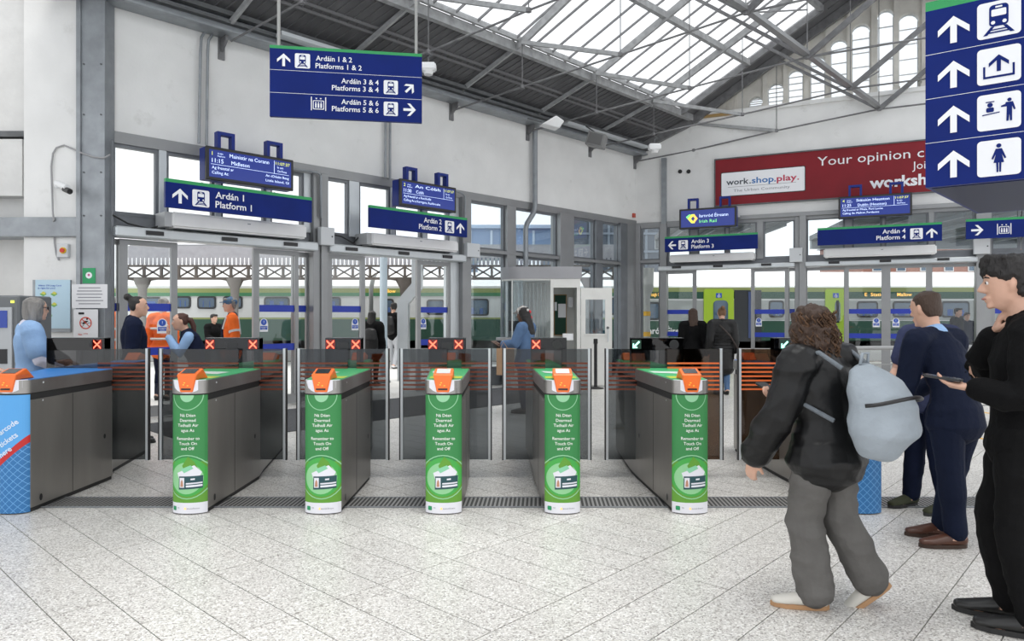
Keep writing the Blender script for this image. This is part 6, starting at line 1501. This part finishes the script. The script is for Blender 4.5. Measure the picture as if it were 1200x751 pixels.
o, j, Hd, T, D, HS = person('woman with dark bun in navy jacket facing right behind the gates', PXY(157, 8.3), 8.3, R(32), 1.75, pose=dict(hed=(0, .025, .925)), top=(navy_c, navy_c), bottom=navy_c, hair=('bun', hair_bk), shoes=black_l, loose=.03, hem=.47, headyaw=.05)
for px, lb in ((132, 'person in orange hi-vis outside the glass, left of the bun woman'), (178, 'person in orange hi-vis outside the glass, right of the bun woman')):
    o, j, Hd, T, D, HS = person(lb, PXY(px, 12.2), 12.2 if px < 150 else 12.6, R(80), 1.84, top=hivis, bottom=navy_c, hair=('crop', hair_gr), shoes=black_l, loose=.03, vox=.018, hem=.47, hips=1.1)
    for zz in (.60, .70):
        m = M(); k = 16; c = T((0, .0, zz)); m.tube([c+D((1, 0, 0))*(.092*1.84+.045)*math.cos(2*math.pi*i/k)+D((0, 1, 0))*(.066*1.84+.045)*math.sin(2*math.pi*i/k) for i in range(k+1)], .022, 6); m.build('reflective_band', reflect, o)
o, j, Hd, T, D, HS = person('woman with dark ponytail covering her mouth, navy gilet and pale blue sleeves', PXY(234, 9.2), 9.2, R(204), 1.62,
    pose=dict(wai=(0, .02, .605), che=(0, .06, .70), nek=(0, .09, .79), hed=(0, .14, .885), shL=(-.11, .08, .765), shR=(.11, .08, .765), elL=(-.12, .15, .63), wrL=(-.03, .23, .77), hdL=(.1, .1, 1), pnL=(0, -1, 0), elR=(.12, .15, .63), wrR=(.03, .23, .77), hdR=(-.1, .1, 1), pnR=(0, -1, 0)),
    top=(blue_s, navy_c), bottom=navy_c, hair=('pony', hair_red), shoes=black_l, loose=.008, fingers=dict(L=.2, R=.2), headpitch=-.1)
bm = bmesh.new(); loft(bm, [j['pel'], j['wai'], j['che'], j['che'].lerp(j['nek'], .6), j['nek']], [(.18, .13), (.155, .125), (.18, .14), (.17, .125), (.10, .09)], D((1, 0, 0)), 18)
for s in 'LR': loft(bm, [j['sh'+s].lerp(j['nek'], .7), j['sh'+s].lerp(j['nek'], .08)], [.065, .072], D((1, 0, 0)))
fused(bm, 'gilet', navy_c, o, .012, 2, fold=(.010, 8))
o, j, Hd, T, D, HS = person('man in blue cap and orange hi-vis jacket outside the left doors', PXY(271, 12.4), 12.4, R(204), 1.83, pose=dict(elR=(.15, -.03, .64), elL=(-.15, -.03, .64)), top=(hivis, navy_c), bottom=navy_c, hair=('short', hair_gr), shoes=black_l, loose=.03, hem=.46, vox=.013)
hat_cap(o, Hd, HS, mat('cap_blue', (.06, .13, .24), .8)); 
bm = bmesh.new(); loft(bm, [T((0, .062, .50)), T((0, .065, .61)), T((0, .068, .72)), T((0, .05, .80))], [(.085, .05), (.08, .05), (.07, .05), (.05, .03)], D((1, 0, 0))); fused(bm, 'fleece_front', navy_c, o, .014, 2)
for zz in (.56, .60):
    m = M(); k = 16; c = T((0, .0, zz)); m.tube([c+D((1, 0, 0))*.205*math.cos(2*math.pi*i/k)+D((0, 1, 0))*.162*math.sin(2*math.pi*i/k) for i in range(k+1)], .018, 6); m.build('reflective_band', reflect, o)
for s in 'LR':
    m = M(); c = j['sh'+s].lerp(j['el'+s], .75); d_ = (j['el'+s]-j['sh'+s]).normalized(); m.tube([c-d_*.02, c+d_*.02], .098, 12); m.build('sleeve_band', reflect, o)
    m = M(); g = -1 if s == 'L' else 1; m.tube([T((g*.05, .075, .70)), T((g*.055, .05, .80)), T((g*.055, -.0, .835)), T((g*.055, -.06, .80)), T((g*.055, -.075, .65))], .024, 6); m.build('shoulder_band', reflect, o)
# seated traveller with a yellow-black wheeled frame far behind
X0 = PXY(249, 19.0); bn = empty('bench', (X0, 19.0, 0), 'dark bench with yellow frame on the platform beyond the cap man', 'bench')
m = M(); m.b(X0-.5, X0+.9, 18.8, 19.3, .60, .66); m.build('seat', tr_d, bn)
m = M(); m.tube([(X0+.3, 18.9, .66), (X0+.55, 18.8, .95), (X0+.85, 18.8, .62)], .03, 6); m.tube([(X0+.4, 18.8, 1.2), (X0+.75, 18.8, .75)], .03, 6); each(m, 'frame', mat('yellow_frame', (.8, .5, .03), .5), bn)
m = M()
for q in (-.4, .8): m.b(X0+q-.04, X0+q+.04, 18.85, 19.25, 0, .60)
each(m, 'leg', tr_d, bn)
person('seated person in black on the bench far outside the left doors', X0, 19.05, R(-30), 1.72, pose=dict(pel=(0, 0, .44), hipL=(-.052, 0, .42), hipR=(.052, 0, .42), kneL=(-.06, .22, .42), kneR=(.06, .22, .42), ankL=(-.06, .23, .19), ankR=(.06, .23, .19), wai=(0, 0, .52), che=(0, .01, .63), nek=(0, .0, .735), hed=(0, .02, .84), shL=(-.11, 0, .71), shR=(.11, 0, .71), elL=(-.13, .04, .55), elR=(.13, .04, .55), wrL=(-.08, .16, .50), wrR=(.08, .16, .50)),
    top=black_c, bottom=black_d, hair=('short', hair_bk), shoes=black_l, vox=.02, loose=.03)
# door 2: walker with backpack, and a person with black bag
o, j, Hd, T, D, HS = person('man in dark jacket and pale trousers walking away on the platform', PXY(461, 20.3), 20.3, R(70), 1.90, pose=dict(ankL=(-.05, .08, .045), ankR=(.05, -.07, .05)), top=black_c, bottom=mat('pale_trousers', (.45, .47, .5), .7), hair=('short', hair_bk), shoes=wht, vox=.02, loose=.03, headyaw=-.6)
bm = bmesh.new(); loft(bm, [T((0, -.12, .56)), T((0, -.13, .66)), T((0, -.11, .77))], [(.17, .12), (.17, .13), (.12, .08)], D((1, 0, 0))); b_ = fused(bm, 'backpack', black_n, None, .02, 2); tag(b_, 'black backpack on the man walking away on the platform', 'backpack')
o, j, Hd, T, D, HS = person('person in black with a hood up seen through the middle doors', PXY(436, 15.2), 15.2, R(75), 1.62, top=black_c, bottom=black_d, hair=('long', hair_bk), shoes=black_l, vox=.018, loose=.05, hem=.42)
bm = bmesh.new(); loft(bm, [T((.04, -.14, .50)), T((.04, -.16, .62)), T((.04, -.13, .74))], [(.19, .10), (.20, .13), (.14, .08)], D((1, 0, 0))); b_ = fused(bm, 'holdall', black_n, None, .02, 2); tag(b_, 'large black bag on the back of the hooded person', 'bag')
# kiosk customer
o, j, Hd, T, D, HS = person('woman with long black hair, patterned cap and denim jacket at the kiosk', PXY(616, 10.9), 10.9, R(155), 1.66, pose=dict(elL=(-.14, .05, .65), wrL=(-.10, .19, .64), hdL=(.1, 1, .1), pnL=(0, 0, 1), elR=(.13, .04, .64), wrR=(.08, .18, .64), hdR=(0, 1, .1), pnR=(0, 0, 1), nek=(0, .0, .82), hed=(0, .03, .925)),
    top=denim, bottom=cloth('dark_jeans', (.02, .03, .06)), hair=('long', hair_bk), skin=skin_d, shoes=black_l, loose=.03, hem=.46, headpitch=-.2, hips=1.1)
hat_cap(o, Hd, HS, mat('cap_pattern', (.42, .40, .38), .8, var=.9, vs=30))
m = M(); 
for z in (-.0, -.42): m.lathe(Hd(.32, -.38, z), [(.02, 0), (.035, .02), (.02, .05)], 8)
each(m, 'hair_clip', mat('clip_red', (.75, .03, .04), .4), o)
p = j['wrL']+D((.1, 1, .1))*.12; m = M(); f_ = Fr(p, D((1, .2, 0)), D((0, -.5, .9)), D((0, .9, .5))); m.box(f_, -.10, .16, -.08, .08, 0, .012); tag(m.build('tablet', mat('tablet_brown', (.12, .07, .05), .4)), 'brown tablet case held by the woman at the kiosk', 'tablet')
tb_ = PY(592, 428, 10.7); m = M(); m.zprism([(tb_.x-.13, 10.55), (tb_.x+.14, 10.55), (tb_.x+.14, 10.68), (tb_.x-.13, 10.68)], .62, 1.02)
tg_ = empty('paper_bag', (tb_.x, 10.6, .6), 'brown paper shopping bag hanging from the kiosk woman\'s arm', 'bag'); m.build('bag_body', mat('kraft_paper', (.35, .22, .13), .8, var=.1), tg_)
m = M(); m.tube([(tb_.x-.07, 10.56, 1.02), (tb_.x-.03, 10.6, 1.12), (tb_.x+.04, 10.56, 1.02)], .006, 5); m.build('handle', mat('kraft_paper', (0, 0, 0)), tg_)
# two women by the right doors
o, j, Hd, T, D, HS = person('woman with long dark wavy hair in black jacket, back turned, near platform 3', PXY(812, 13.9), 13.9, R(84), 1.66, top=black_c, bottom=black_d, hair=('long', hair_br), shoes=black_l, loose=.035, hem=.44, vox=.013)
bm = bmesh.new(); loft(bm, [T((.15, -.05, .46)), T((.15, -.05, .58))], [(.06, .14), (.05, .11)], D((1, 0, 0))); bg_ = fused(bm, 'handbag', black_l, None, .012, 2); tag(bg_, 'black shoulder bag of the woman with wavy hair near platform 3', 'bag')
o, j, Hd, T, D, HS = person('woman with light brown bun in long black quilted coat, back turned', PXY(846, 13.5), 13.5, R(86), 1.68, top=(black_n, black_n), bottom=denim, hair=('bun', hair_lb), shoes=black_l, loose=.045, hem=.30, vox=.013, hips=1.05)
m = M()
for i in range(9):
    z = .42+i*.038; w2 = (.115 if z < .55 else .105)*1.68+.03; k = 16; c = T((0, 0, z)); m.tube([c+D((1, 0, 0))*w2*math.cos(2*math.pi*q/k)+D((0, 1, 0))*w2*.74*math.sin(2*math.pi*q/k) for q in range(k+1)], .012, 5)
tag(m.build('quilting', black_n, o), kind='stuff')
bm = bmesh.new(); loft(bm, [T((.19, -.03, .40)), T((.19, -.03, .52))], [(.05, .14), (.04, .10)], D((1, 0, 0))); bg_ = fused(bm, 'handbag', mat('bag_brown', (.035, .022, .018), .4), None, .012, 2); tag(bg_, 'dark brown shoulder bag of the woman in the quilted coat', 'bag')
m = M(); m.tube([T((-.05, -.10, .80)), T((.06, -.13, .68)), T((.16, -.10, .52))], .014, 6); m.build('strap', mat('bag_brown', (0, 0, 0)), bg_)
# small figures beyond the right doors, and an officer in the kiosk
person('small dark figure seen through the glass right of the double doors', PXY(1122, 20.5), 20.5, R(-60), 1.75, top=black_c, bottom=black_d, hair=('short', hair_bk), shoes=black_l, vox=.022, loose=.03)
person('small figure in dark blue beyond the glass by the far right post', PXY(1133, 21.2), 21.2, R(-100), 1.62, top=navy_c, bottom=black_d, hair=('short', hair_br), shoes=black_l, vox=.022, loose=.03)
# traveller just outside the left edge whose hand rests on the first gate
person('person at the left edge of whom only a resting hand shows', PXY(-62, 6.1), 6.1, R(15), 1.72, pose=dict(elR=(.15, .06, .64), wrR=(.10, .225, .61), hdR=(.05, 1, -.1), pnR=(0, .2, -1)), top=(grey_c, grey_c), bottom=black_d, hair=('short', hair_br), shoes=black_l, loose=.03)
